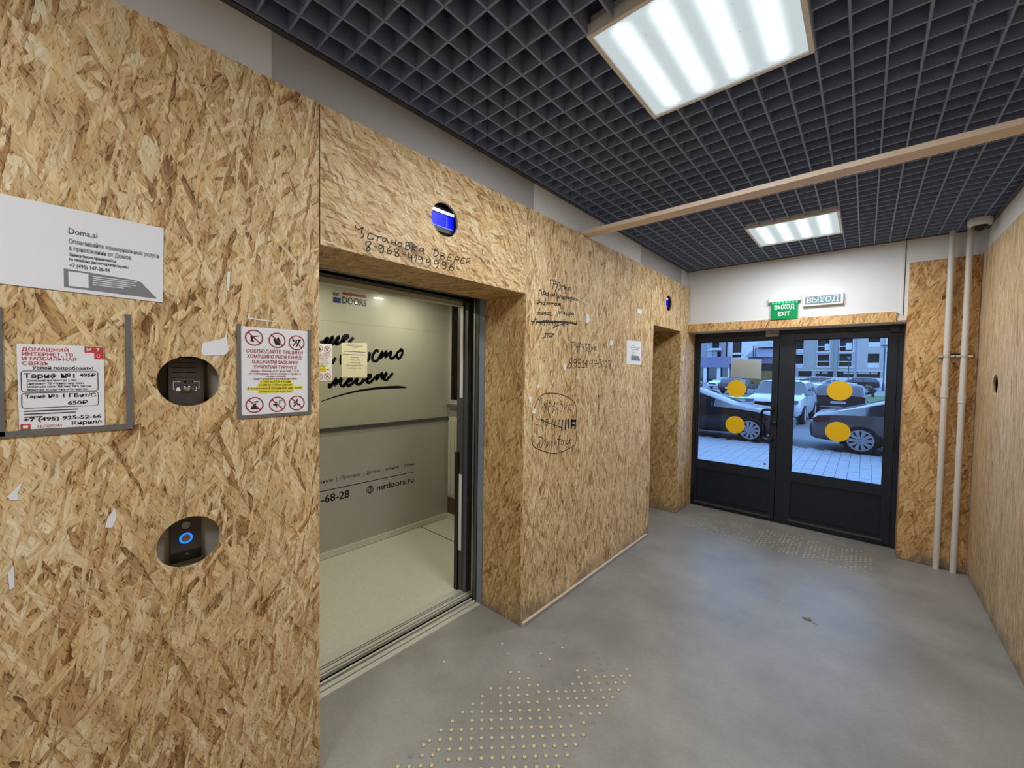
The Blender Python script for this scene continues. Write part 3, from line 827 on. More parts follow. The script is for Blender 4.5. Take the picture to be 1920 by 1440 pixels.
INK_LOADER = [[(2.144,2.223),(2.151,2.19)],
[(2.14,2.223),(2.186,2.23)],
[(2.182,2.224),(2.173,2.171)],
[(2.18,2.217),(2.199,2.225),(2.203,2.211),(2.181,2.202)],
[(2.207,2.219),(2.212,2.202),(2.229,2.208)],
[(2.231,2.226),(2.225,2.197),(2.205,2.164)],
[(2.242,2.222),(2.259,2.225),(2.251,2.211),(2.269,2.207),(2.252,2.182),(2.235,2.169)],
[(2.277,2.213),(2.287,2.205),(2.309,2.211)],
[(2.309,2.221),(2.305,2.19)],
[(2.318,2.21),(2.314,2.189),(2.337,2.208),(2.335,2.187)],
[(2.36,2.212),(2.351,2.182)],
[(2.383,2.213),(2.36,2.199),(2.388,2.191)],
[(2.027,2.136),(2.02,2.099)],
[(2.023,2.13),(2.046,2.141),(2.055,2.112),(2.066,2.111)],
[(2.088,2.137),(2.093,2.132),(2.093,2.126),(2.088,2.12),(2.08,2.118),(2.073,2.121),(2.07,2.126),(2.073,2.133),(2.08,2.137),(2.088,2.137)],
[(2.114,2.132),(2.119,2.128),(2.118,2.122),(2.114,2.117),(2.107,2.115),(2.1,2.117),(2.098,2.122),(2.101,2.128),(2.107,2.132),(2.114,2.132)],
[(2.12,2.136),(2.119,2.112)],
[(2.13,2.14),(2.127,2.096)],
[(2.143,2.115),(2.155,2.134),(2.164,2.118),(2.176,2.135),(2.181,2.121),(2.197,2.141),(2.202,2.124)],
[(2.228,2.108),(2.24,2.137),(2.25,2.116),(2.267,2.141),(2.276,2.12)],
[(2.304,2.133),(2.309,2.129),(2.308,2.124),(2.303,2.12),(2.296,2.118),(2.29,2.12),(2.288,2.124),(2.29,2.13),(2.297,2.133),(2.304,2.133)],
[(2.31,2.135),(2.315,2.118)],
[(2.321,2.137),(2.362,2.14)],
[(2.339,2.138),(2.337,2.118)],
[(2.362,2.13),(2.381,2.138),(2.367,2.141),(2.361,2.127),(2.377,2.124)],
[(2.392,2.144),(2.386,2.112)],
[(2.39,2.142),(2.409,2.147),(2.405,2.133),(2.391,2.131)],
[(2.419,2.146),(2.417,2.13),(2.436,2.146),(2.437,2.13)],
[(2.463,2.148),(2.468,2.144),(2.468,2.139),(2.463,2.135),(2.456,2.133),(2.449,2.135),(2.447,2.14),(2.45,2.145),(2.456,2.148),(2.463,2.148)],
[(2.469,2.15),(2.474,2.135)],
[(2.483,2.136),(2.497,2.154),(2.507,2.14)],
[(2.527,2.157),(2.531,2.153),(2.531,2.148),(2.527,2.144),(2.52,2.143),(2.515,2.145),(2.513,2.149),(2.515,2.154),(2.521,2.157),(2.527,2.157)],
[(2.533,2.158),(2.538,2.142)],
[(2.006,2.039),(2.032,2.08),(2.025,2.051),(2.004,2.052)],
[(2.033,2.061),(2.056,2.06),(2.052,2.05)],
[(2.082,2.068),(2.086,2.064),(2.086,2.058),(2.081,2.053),(2.074,2.051),(2.067,2.054),(2.065,2.059),(2.068,2.065),(2.074,2.068),(2.082,2.068)],
[(2.095,2.094),(2.087,2.049)],
[(2.108,2.055),(2.116,2.073),(2.124,2.059),(2.136,2.075),(2.143,2.059)],
[(2.149,2.072),(2.191,2.075)],
[(2.169,2.074),(2.168,2.058)],
[(2.213,2.077),(2.217,2.074),(2.217,2.069),(2.212,2.065),(2.206,2.063),(2.2,2.065),(2.198,2.069),(2.201,2.074),(2.206,2.077),(2.213,2.077)],
[(2.218,2.079),(2.221,2.065)],
[(2.233,2.081),(2.269,2.071)],
[(2.268,2.086),(2.234,2.066)],
[(2.251,2.086),(2.251,2.067)],
[(2.034,2.021),(2.019,1.984),(2.031,1.981),(2.038,1.996),(2.023,1.996)],
[(2.05,2.002),(2.049,1.985),(2.062,1.989),(2.058,1.998)],
[(2.07,2.003),(2.068,1.987)],
[(2.083,2.005),(2.08,1.987)],
[(2.101,2.007),(2.1,1.988)],
[(2.082,1.996),(2.101,1.998)],
[(2.125,2.005),(2.129,2.001),(2.129,1.996),(2.125,1.992),(2.119,1.991),(2.113,1.993),(2.111,1.997),(2.114,2.002),(2.119,2.005),(2.125,2.005)],
[(2.159,2.012),(2.138,2.003),(2.143,1.991),(2.172,1.994)],
[(2.232,1.998),(2.248,2.03),(2.257,2.011),(2.275,2.031),(2.284,2.012)],
[(2.297,2.031),(2.302,2.017),(2.32,2.034),(2.307,2.002)],
[(2.347,2.03),(2.331,2.02),(2.348,2.014)],
[(2.371,2.031),(2.375,2.027),(2.375,2.022),(2.371,2.018),(2.364,2.017),(2.359,2.019),(2.357,2.023),(2.359,2.028),(2.365,2.031),(2.371,2.031)],
[(2.386,2.034),(2.381,2.002)],
[(2.386,2.032),(2.405,2.035),(2.402,2.023),(2.385,2.021)],
[(2.423,2.037),(2.427,2.033),(2.427,2.028),(2.423,2.024),(2.416,2.023),(2.411,2.025),(2.408,2.029),(2.411,2.034),(2.417,2.037),(2.423,2.037)],
[(2.429,2.039),(2.435,2.024)],
[(1.949,1.93),(1.983,1.933)],
[(1.979,1.935),(1.957,1.905)],
[(1.986,1.945),(2.012,1.95),(1.998,1.916)],
[(2.044,1.916),(2.051,1.945),(2.064,1.92)],
[(2.088,1.948),(2.077,1.95),(2.071,1.939),(2.081,1.935),(2.088,1.948),(2.091,1.931),(2.082,1.917)],
[(2.117,1.951),(2.105,1.953),(2.099,1.942),(2.109,1.938),(2.117,1.951),(2.119,1.934),(2.11,1.919)],
[(2.138,1.953),(2.128,1.955),(2.124,1.946),(2.132,1.942),(2.138,1.953),(2.14,1.939),(2.132,1.926)],
[(2.181,1.956),(2.181,1.929)],
[(2.198,1.96),(2.216,1.959),(2.203,1.946),(2.216,1.939),(2.199,1.925)],
[(2.237,1.964),(2.234,1.934)],
[(2.299,1.965),(2.322,1.965),(2.295,1.939),(2.323,1.945)],
[(2.36,1.965),(2.347,1.968),(2.341,1.956),(2.352,1.952),(2.36,1.965),(2.363,1.947),(2.352,1.932)],
[(2.42,1.98),(2.415,1.967),(2.435,1.966)],
[(2.449,1.983),(2.445,1.964)],
[(2.468,1.982),(2.474,1.967)],
[(2.183,1.911),(2.251,1.935),(2.377,1.968),(2.464,1.966)],
[(2.093,1.865),(2.201,1.873)],
[(2.106,1.866),(2.094,1.843),(2.066,1.834)],
[(2.134,1.866),(2.118,1.84)],
[(2.143,1.856),(2.151,1.845),(2.163,1.86),(2.168,1.848),(2.184,1.867),(2.193,1.855)],
[(2.416,1.827),(2.408,1.766)],
[(2.416,1.827),(2.454,1.832),(2.45,1.802)],
[(2.469,1.827),(2.475,1.798),(2.5,1.8)],
[(2.499,1.829),(2.496,1.764)],
[(2.519,1.828),(2.516,1.771)],
[(2.519,1.828),(2.54,1.826),(2.538,1.804),(2.518,1.801)],
[(2.555,1.827),(2.561,1.8),(2.582,1.801)],
[(2.586,1.832),(2.573,1.762)],
[(2.597,1.827),(2.623,1.831),(2.608,1.808),(2.63,1.795),(2.604,1.772)],
[(2.645,1.827),(2.672,1.829),(2.651,1.799),(2.674,1.781),(2.647,1.771)],
[(2.689,1.81),(2.69,1.79),(2.711,1.808),(2.714,1.788)],
[(2.739,1.818),(2.735,1.786)],
[(2.762,1.817),(2.74,1.804),(2.763,1.788)],
[(2.424,1.716),(2.391,1.707),(2.397,1.686),(2.421,1.673),(2.403,1.647),(2.365,1.646),(2.378,1.665),(2.42,1.692),(2.424,1.716)],
[(2.484,1.704),(2.454,1.709),(2.445,1.687),(2.47,1.683),(2.484,1.702),(2.48,1.661),(2.456,1.642)],
[(2.539,1.714),(2.508,1.711),(2.509,1.686),(2.535,1.679),(2.531,1.651),(2.501,1.653)],
[(2.555,1.69),(2.581,1.702),(2.572,1.652)],
[(2.551,1.65),(2.593,1.652)],
[(2.592,1.683),(2.613,1.682)],
[(2.618,1.692),(2.633,1.706),(2.625,1.653)],
[(2.682,1.71),(2.667,1.682),(2.706,1.683)],
[(2.715,1.714),(2.701,1.66)],
[(2.738,1.706),(2.772,1.71),(2.751,1.666)],
[(2.739,1.683),(2.785,1.684)],
[(2.785,1.69),(2.802,1.689)],
[(2.813,1.714),(2.842,1.718),(2.825,1.694),(2.85,1.68),(2.809,1.653)],
[(2.867,1.701),(2.884,1.713),(2.875,1.66)],
[(2.929,1.706),(2.936,1.692),(2.936,1.675),(2.93,1.662),(2.92,1.66),(2.911,1.669),(2.907,1.685),(2.911,1.701),(2.919,1.709),(2.929,1.706)],
[(2.958,1.709),(3.009,1.714),(2.986,1.649)]]
INK_STRIKE = [[(2.002,1.931),(2.132,1.946),(2.286,1.961),(2.377,1.965),(2.474,1.964)]]
INK_OVAL = [[(2.176,1.472),(2.116,1.473),(2.069,1.46),(2.029,1.433),(2.005,1.397),(1.984,1.349),(1.976,1.288),(1.975,1.227),(1.979,1.171),(1.992,1.138),(2.043,1.112),(2.127,1.081),(2.216,1.057),(2.297,1.053),(2.38,1.062),(2.468,1.078),(2.496,1.103),(2.5,1.17),(2.504,1.241),(2.498,1.313),(2.49,1.359),(2.456,1.4),(2.392,1.431),(2.307,1.456),(2.237,1.468),(2.176,1.472)],
[(2.05,1.431),(2.072,1.444),(2.075,1.428),(2.064,1.391),(2.072,1.379),(2.084,1.387)],
[(2.107,1.423),(2.102,1.401),(2.118,1.394),(2.136,1.429),(2.129,1.397),(2.104,1.344)],
[(2.161,1.424),(2.149,1.37)],
[(2.158,1.405),(2.172,1.407),(2.17,1.388),(2.154,1.386)],
[(2.188,1.41),(2.189,1.387),(2.206,1.384),(2.222,1.411),(2.212,1.373),(2.193,1.338)],
[(2.262,1.406),(2.239,1.394),(2.234,1.374),(2.261,1.353)],
[(2.285,1.418),(2.303,1.401),(2.291,1.391),(2.315,1.383),(2.31,1.36),(2.299,1.34)],
[(2.339,1.389),(2.334,1.352),(2.36,1.381),(2.356,1.343)],
[(2.379,1.383),(2.377,1.342)],
[(2.425,1.388),(2.388,1.365),(2.43,1.332)],
[(2.017,1.313),(2.048,1.307),(2.05,1.313)],
[(2.018,1.275),(2.034,1.271)],
[(2.095,1.3),(2.074,1.299),(2.074,1.283),(2.09,1.281),(2.098,1.293),(2.086,1.231)],
[(2.143,1.296),(2.121,1.295),(2.122,1.262),(2.138,1.261),(2.146,1.286)],
[(2.2,1.295),(2.181,1.296),(2.179,1.277),(2.195,1.272),(2.203,1.288),(2.18,1.218)],
[(2.237,1.282),(2.224,1.253),(2.233,1.229),(2.25,1.234)],
[(2.289,1.28),(2.266,1.279),(2.269,1.262)],
[(2.063,1.304),(2.143,1.277),(2.221,1.253),(2.303,1.227)],
[(2.103,1.392),(2.141,1.361),(2.175,1.3)],
[(2.051,1.187),(2.072,1.189),(2.093,1.169),(2.089,1.141),(2.069,1.118),(2.06,1.132),(2.065,1.17)],
[(2.043,1.119),(2.04,1.141),(2.057,1.151)],
[(2.128,1.172),(2.11,1.129)],
[(2.127,1.107),(2.142,1.15),(2.143,1.115),(2.161,1.148),(2.164,1.112)],
[(2.186,1.129),(2.202,1.14),(2.185,1.145),(2.181,1.123),(2.2,1.114)],
[(2.225,1.147),(2.226,1.11)],
[(2.247,1.141),(2.249,1.104)],
[(2.225,1.127),(2.248,1.124)],
[(2.259,1.153),(2.305,1.142)],
[(2.279,1.147),(2.269,1.084)],
[(2.326,1.131),(2.332,1.121),(2.332,1.11),(2.325,1.103),(2.315,1.103),(2.307,1.11),(2.303,1.121),(2.307,1.131),(2.316,1.135),(2.326,1.131)],
[(2.348,1.132),(2.385,1.099)],
[(2.384,1.134),(2.355,1.1)],
[(2.391,1.102),(2.422,1.13),(2.416,1.106),(2.429,1.101)]]
INK_BLOTS = [[(2.313,1.275),(2.309,1.211)],
[(2.357,1.271),(2.354,1.213)],
[(2.39,1.272),(2.391,1.217)],
[(2.436,1.268),(2.431,1.213)],
[(2.484,1.264),(2.479,1.204)],
[(2.429,1.264),(2.487,1.26)],
[(2.434,1.233),(2.482,1.229)]]
INK_BRUSH = [[(1.424,1.832),(1.446,1.841),(1.476,1.876),(1.454,1.826),(1.473,1.83),(1.521,1.885),(1.498,1.825),(1.524,1.83),(1.573,1.893),(1.544,1.824),(1.575,1.836),(1.61,1.858),(1.652,1.895),(1.643,1.905),(1.613,1.893),(1.599,1.857),(1.61,1.845)],
[(1.694,1.884),(1.664,1.85)],
[(1.855,1.759),(1.849,1.71),(1.836,1.692)],
[(1.938,1.781),(1.918,1.788),(1.885,1.742),(1.885,1.699),(1.912,1.689),(1.939,1.707),(1.986,1.784),(1.962,1.717),(2.028,1.786),(2.011,1.728),(2.077,1.786),(2.063,1.73),(2.092,1.722),(2.135,1.758)],
[(2.194,1.806),(2.15,1.784),(2.135,1.745),(2.157,1.721),(2.191,1.754),(2.198,1.799),(2.179,1.81)],
[(1.594,1.722),(1.587,1.69),(1.593,1.662)],
[(1.538,1.7),(1.518,1.666)],
[(1.49,1.479),(1.495,1.457),(1.552,1.534),(1.532,1.473),(1.593,1.531),(1.584,1.483),(1.611,1.465),(1.64,1.5),(1.682,1.514),(1.682,1.526),(1.658,1.523),(1.64,1.488),(1.658,1.467),(1.701,1.493),(1.738,1.528),(1.729,1.487),(1.757,1.479),(1.788,1.501),(1.791,1.519),(1.82,1.513),(1.866,1.546),(1.859,1.563),(1.833,1.546),(1.827,1.504),(1.853,1.491),(1.892,1.521),(1.939,1.563),(1.919,1.515),(1.983,1.582),(1.977,1.524),(2.032,1.587),(2.001,1.524),(2.029,1.514),(2.046,1.536),(2.057,1.543),(2.089,1.574)]]
INK_SWOOSH = [[(1.426,1.341),(1.581,1.385),(1.763,1.421),(1.96,1.44),(2.137,1.444),(2.242,1.44)]]

# ================================================================== things on the left wall
def ink(name, strokes, w, fr, d, mat, parent, smooth=True):
    m = MB()
    for st in strokes: m.stroke(fr, st, w, d, smooth=smooth)
    return m.build(name, mat, parent)

ink('handwriting', INK_LINTEL, .0048, LF, .0006, 'marker', osb_lintel)['label'] = 'black marker handwriting with a phone number'
ink('handwriting', INK_LOADER, .0068, LF, .0006, 'marker', osb_mid)
ink('handwriting', INK_STRIKE, .013, LF, .0009, 'marker', osb_mid)
ink('handwriting', INK_OVAL, .0056, LF, .0006, 'pen', osb_mid)['label'] = 'pen writing ringed by an oval line'
ink('handwriting', INK_BLOTS, .017, LF, .0009, 'black_ink', osb_mid, False)['label'] = 'blacked-out digits'

def sheet(name, quad, fr, d, mat, parent, wave=.0, n=8):
    """a sheet of paper with four corners (bl, br, tr, tl); wave = height of its ripples"""
    m = MB()
    bl, br, tr, tl = (Vector(p) for p in quad)
    rr = random.Random(len(name) + int(abs(quad[0][0]) * 1000))
    ph = [rr.uniform(0, 6) for _ in range(4)]
    def P(i, j, lift):
        s, t = i / n, j / n
        p = (bl * (1 - s) + br * s) * (1 - t) + (tl * (1 - s) + tr * s) * t
        h = wave * (1 + math.sin(5 * s + ph[0] + 2 * t) * .5 + math.sin(9 * t + ph[1] - 3 * s) * .5)
        return fr(p.x, p.y, d + h + lift)
    for lift in (0.0, .0005):
        vs = [P(i, j, lift) for j in range(n + 1) for i in range(n + 1)]
        m.add(vs, [(j * (n + 1) + i, j * (n + 1) + i + 1, (j + 1) * (n + 1) + i + 1, (j + 1) * (n + 1) + i) for j in range(n) for i in range(n)])
    return m.build(name, mat, parent, smooth=True)

# landscape notice about paying utilities
t = thing('notice', 'large landscape white notice with grey print at the left picture edge', 'notice', (.002, .05, 1.81))
sheet('sheet', ((-.215, 1.815), (.199, 1.808), (.204, 2.028), (-.215, 2.030)), LF, .0012, 'paper', t, .0005, 12)
d = .0032
text('heading', 'Doma.ai', .021, .014, 1.963, LF, 'darkgrey_ink', t, d, width=.052)
text('print_line', 'Оплачивайте коммунальные услуги', .0165, .014, 1.938, LF, 'grey_ink', t, d, .012, width=.178)
text('print_line', 'в приложении от Домов', .0165, .014, 1.920, LF, 'grey_ink', t, d, .012, width=.118)
text('print_line', 'Заявки также принимаются', .0105, .014, 1.905, LF, 'darkgrey_ink', t, d, .02, width=.088)
text('print_line', 'по телефону диспетчерской службы', .0105, .014, 1.893, LF, 'darkgrey_ink', t, d, .02, width=.112)
text('print_line', '+7 (495) 147-38-98', .014, .014, 1.876, LF, 'darkgrey_ink', t, d, .012, width=.075)
MB().prism([(.004, 1.822), (.186, 1.818), (.152, 1.860), (.135, 1.864), (.004, 1.870)], LF, d - .0002, d).build('grey_band', 'grey_ink', t)
MB().prism(rect(.012, .048, 1.826, 1.864), LF, d, d + .0002).build('blank_square', 'paper', t)
m = MB()
for i, l in enumerate((.088, .082, .086, .075, .060)):
    z = 1.858 - i * .0055
    m.prism(rect(.056, .056 + l, z, z + .002), LF, d, d + .0002)
m.build('fine_print', 'paper', t)

# internet offer in an old plastic holder
t = thing('poster_holder', 'empty grey plastic strips of a poster holder around an internet offer', 'holder', (.002, -.01, 1.45))
MB().box(.0005, .004, -.112, -.098, 1.44, 1.757).build('strip', 'frame_grey', t)
MB().box(.0005, .004, -.112, .130, 1.437, 1.452).build('strip', 'frame_grey', t)
MB().box(.0005, .004, .117, .130, 1.452, 1.764).build('strip', 'frame_grey', t)

t = thing('flyer', 'small white flyer offering home internet with red and black print', 'flyer', (.002, 0, 1.456))
sheet('sheet', ((-.076, 1.454), (.073, 1.452), (.075, 1.670), (-.077, 1.669)), LF, .0012, 'paper', t, .0003)
d = .0026
for i, (s, w) in enumerate((('ДОМАШНИЙ', .078), ('ИНТЕРНЕТ, ТВ', .086), ('И МОБИЛЬНАЯ', .092), ('СВЯЗЬ', .044))):
    text('print_line', s, .0125, -.069, 1.652 - i * .0118, LF, 'red_ink', t, d, .01, width=w)
text('print_line', 'Успей попробовать!', .011, .0, 1.606, LF, 'black_ink', t, d, .02, 'CENTER', width=.106)
def rounded(u0, u1, v0, v1, r=.006):
    pts = []
    for cu, cv, a0 in ((u1 - r, v1 - r, 0), (u0 + r, v1 - r, 90), (u0 + r, v0 + r, 180), (u1 - r, v0 + r, 270)):
        for k in range(5):
            a = math.radians(a0 + k * 22.5); pts.append((cu + r * math.cos(a), cv + r * math.sin(a)))
    return pts + [pts[0]]
ink('box_line', [rounded(-.071, .062, 1.549, 1.602)], .0013, LF, d, 'black_ink', t, False)
ink('box_line', [rounded(-.071, .062, 1.508, 1.546)], .0013, LF, d, 'black_ink', t, False)
text('print_line', 'Тариф №1', .016, -.067, 1.584, LF, 'black_ink', t, d, .02, width=.086)
text('print_line', '495₽', .013, .028, 1.587, LF, 'black_ink', t, d, .02, width=.030)
for i, (s, w) in enumerate((('Домашний интернет до 1 Гб/с', .085), ('Цифровое ТВ + кинотеатр KION', .098), ('Мобильная связь: 900 мин, 30Гб, 100 смс', .112), ('Включено: 10 соцсети и мессенджеры', .104))):
    text('print_line', s, .0072, -.062, 1.575 - i * .0078, LF, 'black_ink', t, d, .015, width=w)
text('print_line', 'Тариф №3', .0115, -.065, 1.533, LF, 'black_ink', t, d, .02, width=.054)
text('print_line', '1 ГБит/С', .0135, -.002, 1.533, LF, 'black_ink', t, d, .02, width=.060)
text('print_line', '650₽', .014, .006, 1.513, LF, 'black_ink', t, d, .02, width=.036)
for i, w in enumerate((.092, .088, .030)):
    MB().prism(rect(-.068, -.068 + w, 1.499 - i * .0075, 1.5015 - i * .0075), LF, d, d + .0001).build('fine_print', 'darkgrey_ink', t)
text('print_line', '+7 (495) 925-52-66', .0135, -.069, 1.474, LF, 'black_ink', t, d, .02, width=.136)
text('print_line', 'Кирилл', .0135, .012, 1.459, LF, 'black_ink', t, d, .02, width=.055)
text('print_line', 'ТЕЛЕКОМ', .0088, -.048, 1.4565, LF, 'red_ink', t, d, .0, width=.042)
m = MB().prism(rect(.038, .074, 1.652, 1.669), LF, d - .0003, d).prism(rect(.056, .074, 1.635, 1.652), LF, d - .0003, d)
m.build('red_corner_mark', 'red_ink', t)
text('mark_letter', 'М', .011, .042, 1.6565, LF, 'paper', t, d + .0004, .02)
text('mark_letter', 'Т', .011, .060, 1.6565, LF, 'paper', t, d + .0004, .02)
text('mark_letter', 'С', .011, .060, 1.6395, LF, 'paper', t, d + .0004, .02)
MB().prism(rect(-.074, -.058, 1.4535, 1.468), LF, d - .0003, d).build('red_square_mark', 'red_ink', t)
MB().prism(rect(-.070, -.062, 1.457, 1.4645), LF, d, d + .0003).build('white_square_mark', 'paper', t)

# "keep quiet" notice: one on the boards, one inside the lift
def quiet_notice(fr, u0, v0, w, h, label, holder):
    t = thing('notice', label, 'notice', fr(u0 + w / 2, v0, .002))
    sheet('sheet', ((u0, v0), (u0 + w, v0), (u0 + w, v0 + h), (u0, v0 + h)), fr, .001, 'paper', t, .0003)
    d = .0024
    s = w / .217
    P = lambda a, b: (u0 + a * w, v0 + b * h)
    icons = [(.19, .88), (.52, .865), (.82, .85), (.19, .12), (.52, .115), (.82, .12)]
    glyphs = [
        [[(-.4, .2), (.1, .25), (.55, .3), (.55, .22), (.1, .1), (-.05, .05), (-.1, -.3), (.05, -.5), (-.4, -.5), (-.35, -.2)]],
        [[(-.45, .1), (-.2, .4), (-.1, .1), (.15, .5), (.3, .1), (.45, -.1), (.3, -.6), (-.2, -.6)]],
        [[(-.5, -.4), (-.4, -.5), (.1, .3), (.0, .45)], [(-.1, -.5), (.05, -.55), (.45, .3), (.3, .4)], [(-.55, .2), (-.4, .45), (-.2, .3), (-.4, .1)], [(.1, .45), (.5, .5), (.55, .3), (.2, .25)]],
        [[(-.4, -.55), (.5, -.55), (.35, -.2), (.15, -.1), (.2, .2), (-.2, .2), (-.2, -.1), (-.35, -.2)], [(-.3, .35), (.3, .5), (.6, .35), (.1, .3)]],
        [[(-.5, -.1), (-.3, -.1), (-.05, -.45), (-.05, .4), (-.3, .1), (-.5, .1)], [(.2, .0), (.3, .0), (.3, .45), (.55, .4), (.55, .5), (.2, .5)]],
        [[(-.1, .5), (.1, .55), (.1, .1), (-.05, .1)], [(-.5, -.4), (-.35, -.5), (.1, .0), (0, .1)], [(.0, -.1), (.45, -.1), (.4, -.3), (.05, -.3)], [(-.4, .1), (-.2, .15), (-.2, -.05), (-.4, -.05)]]]
    for (a, b), gl in zip(icons, glyphs):
        cu, cv = P(a, b); r = .0275 * s
        m = MB()
        for g in gl: m.prism([(cu + x * r, cv + y * r) for x, y in g], fr, d - .0001, d)
        pic = m.build('pictogram', 'black_ink', t)
        m = MB().ring(fr, cu, cv, r * .86, r, d + .0003)
        k = .66 * r
        m.stroke(fr, [(cu - k, cv + k), (cu + k, cv - k)], r * .13, d + .0003, smooth=False)
        m.build('prohibition_ring', 'redsign_ink', pic)
    for a, body, wd in ((.725, 'СОБЛЮДАЙТЕ ТИШИНУ!', .84), (.665, 'ХОМӮШИРО РИОЯ КУНЕД!', .82), (.605, 'SUKUNATNI SAQLANG!', .68), (.545, 'УНЧУКПАЙ ТУРУҢУЗ!', .64)):
        u, v = P(.5, a - .012); text('print_line', body, .0165 * s, u, v, fr, 'redsign_ink', t, d, .012, 'CENTER', width=wd * w)
    for a, body, wd in ((.505, 'Закон г. Москвы от 12 июля 2002 г. N 42', .72), (.475, '«О соблюдении покоя граждан и тишины в', .78), (.445, 'городе Москве»', .30)):
        u, v = P(.5, a - .01); text('print_line', body, .0095 * s, u, v, fr, 'redsign_ink', t, d, .01, 'CENTER', width=wd * w)
    u, v = P(.5, .405); text('print_line', 'Запрет установлен в следующие часы:', .0095 * s, u, v, fr, 'black_ink', t, d, .015, 'CENTER', width=.64 * w)
    for a, body, wd in ((.372, 'с 19:00 до 09:00 в будни', .44), (.334, 'с 13:00 до 15:00 ежедневно', .50), (.296, 'В воскресенье и праздничные дни - время', .80), (.258, 'законного отдыха для всех!', .50)):
        u, v = P(.5, a)
        MB().prism(rect(u - wd * w / 2 - .003 * s, u + wd * w / 2 + .003 * s, v - .003 * s, v + .0092 * s), fr, d - .0004, d - .0002).build('highlight', 'yellow_ink', t)
        text('print_line', body, .0105 * s, u, v, fr, 'black_ink', t, d, .012, 'CENTER', width=wd * w)
    if holder:
        MB().box(.0005, .004, .386, .397, 1.444, 1.763).build('holder_strip', 'frame_grey', t)
        MB().box(.0005, .004, .612, .623, 1.444, 1.763).build('holder_strip', 'frame_grey', t)
        MB().box(.0005, .004, .397, .612, 1.444, 1.455).build('holder_strip', 'frame_grey', t)
    return t
quiet_notice(LF, .395, 1.452, .217, .305, 'white keep-quiet notice with red pictograms in grey strips, beside the open lift', True)

# small notice at the end of the handwriting board
t = thing('notice', 'small white notice with a grey block, low on the handwriting board near the second lift', 'notice', (.002, 3.44, 1.692))
sheet('sheet', ((3.288, 1.692), (3.598, 1.692), (3.588, 1.911), (3.287, 1.902)), LF, .001, 'paper', t, .0004)
d = .0028
for i, (u, w) in enumerate(((3.40, .04), (3.36, .20), (3.40, .13), (3.39, .06), (3.39, .09), (3.39, .05))):
    z = 1.858 - i * .0155
    MB().prism(rect(u, u + w, z, z + .004), LF, d, d + .0002).build('print_line', 'grey_ink', t)
MB().prism([(3.38, 1.728), (3.575, 1.728), (3.54, 1.772), (3.38, 1.772)], LF, d, d + .0002).build('grey_band', 'grey_ink', t)

# torn scraps, tape and a label
def scrap(poly, label, mat='paper', cat='paper scrap', th=.0009, name='paper_scrap'):
    o = MB().prism(poly, LF, .0004, .0004 + th).build(name, mat)
    return tag(o, label, cat)
scrap([(.290, 1.666), (.294, 1.694), (.313, 1.700), (.336, 1.706), (.352, 1.716), (.357, 1.728), (.360, 1.70), (.363, 1.672), (.352, 1.657), (.322, 1.655), (.296, 1.654)], 'torn white paper remnant above the round intercom cut-out')
scrap([(.362, 1.868), (.366, 1.87), (.369, 1.93), (.362, 1.932), (.359, 1.90)], 'narrow white paper sliver above the keep-quiet notice')
scrap([(.42, 1.802), (.424, 1.80), (.424, 1.788), (.50, 1.783), (.50, 1.780), (.418, 1.783)], 'thin white paper edge left just above the keep-quiet notice', 'paper')
scrap([(.070, 1.165), (.075, 1.19), (.090, 1.215), (.094, 1.19), (.084, 1.16)], 'white paper flake left of the lower round cut-out')
scrap([(-.098, 1.29), (-.072, 1.325), (-.082, 1.295), (-.080, 1.278), (-.092, 1.28)], 'white paper flake at the left picture edge, below the internet flyer')
scrap([(-.1, 1.10), (-.091, 1.115), (-.09, 1.06), (-.098, 1.055)], 'white paper flake low at the left picture edge')
scrap([(2.422, 2.166), (2.700, 2.128), (2.700, 2.112), (2.66, 2.113), (2.424, 2.156)], 'strip of shiny clear tape beside the handwriting', 'tape', 'tape')
scrap([(2.595, 2.005), (2.600, 2.055), (2.640, 2.05), (2.655, 2.02), (2.640, 1.99), (2.61, 1.985)], 'white paper remnant under the clear tape')
scrap([(2.98, 1.845), (2.985, 1.885), (3.03, 1.88), (3.045, 1.86), (3.02, 1.838)], 'white paper remnant left of the small notice')
scrap([(3.49, 2.165), (3.49, 2.205), (3.585, 2.205), (3.585, 2.16)], 'small white sticker near the top of the handwriting board', 'paper', 'sticker', name='sticker')
scrap([(2.31, 1.66), (2.33, 1.68), (2.345, 1.65), (2.35, 1.625), (2.325, 1.63)], 'white paper remnant below the eight of the long number')
scrap([(1.935, 1.445), (1.95, 1.462), (1.972, 1.452), (1.966, 1.432), (1.955, 1.415), (1.95, 1.432)], 'white paper flake left of the word in the oval')
scrap([(1.975, 1.36), (1.99, 1.38), (2.015, 1.375), (2.01, 1.35), (1.985, 1.348)], 'white paper flake on the left rim of the pen oval')
scrap([(2.02, 1.53), (2.035, 1.535), (2.043, 1.512), (2.028, 1.51)], 'white paper flake just above the pen oval')

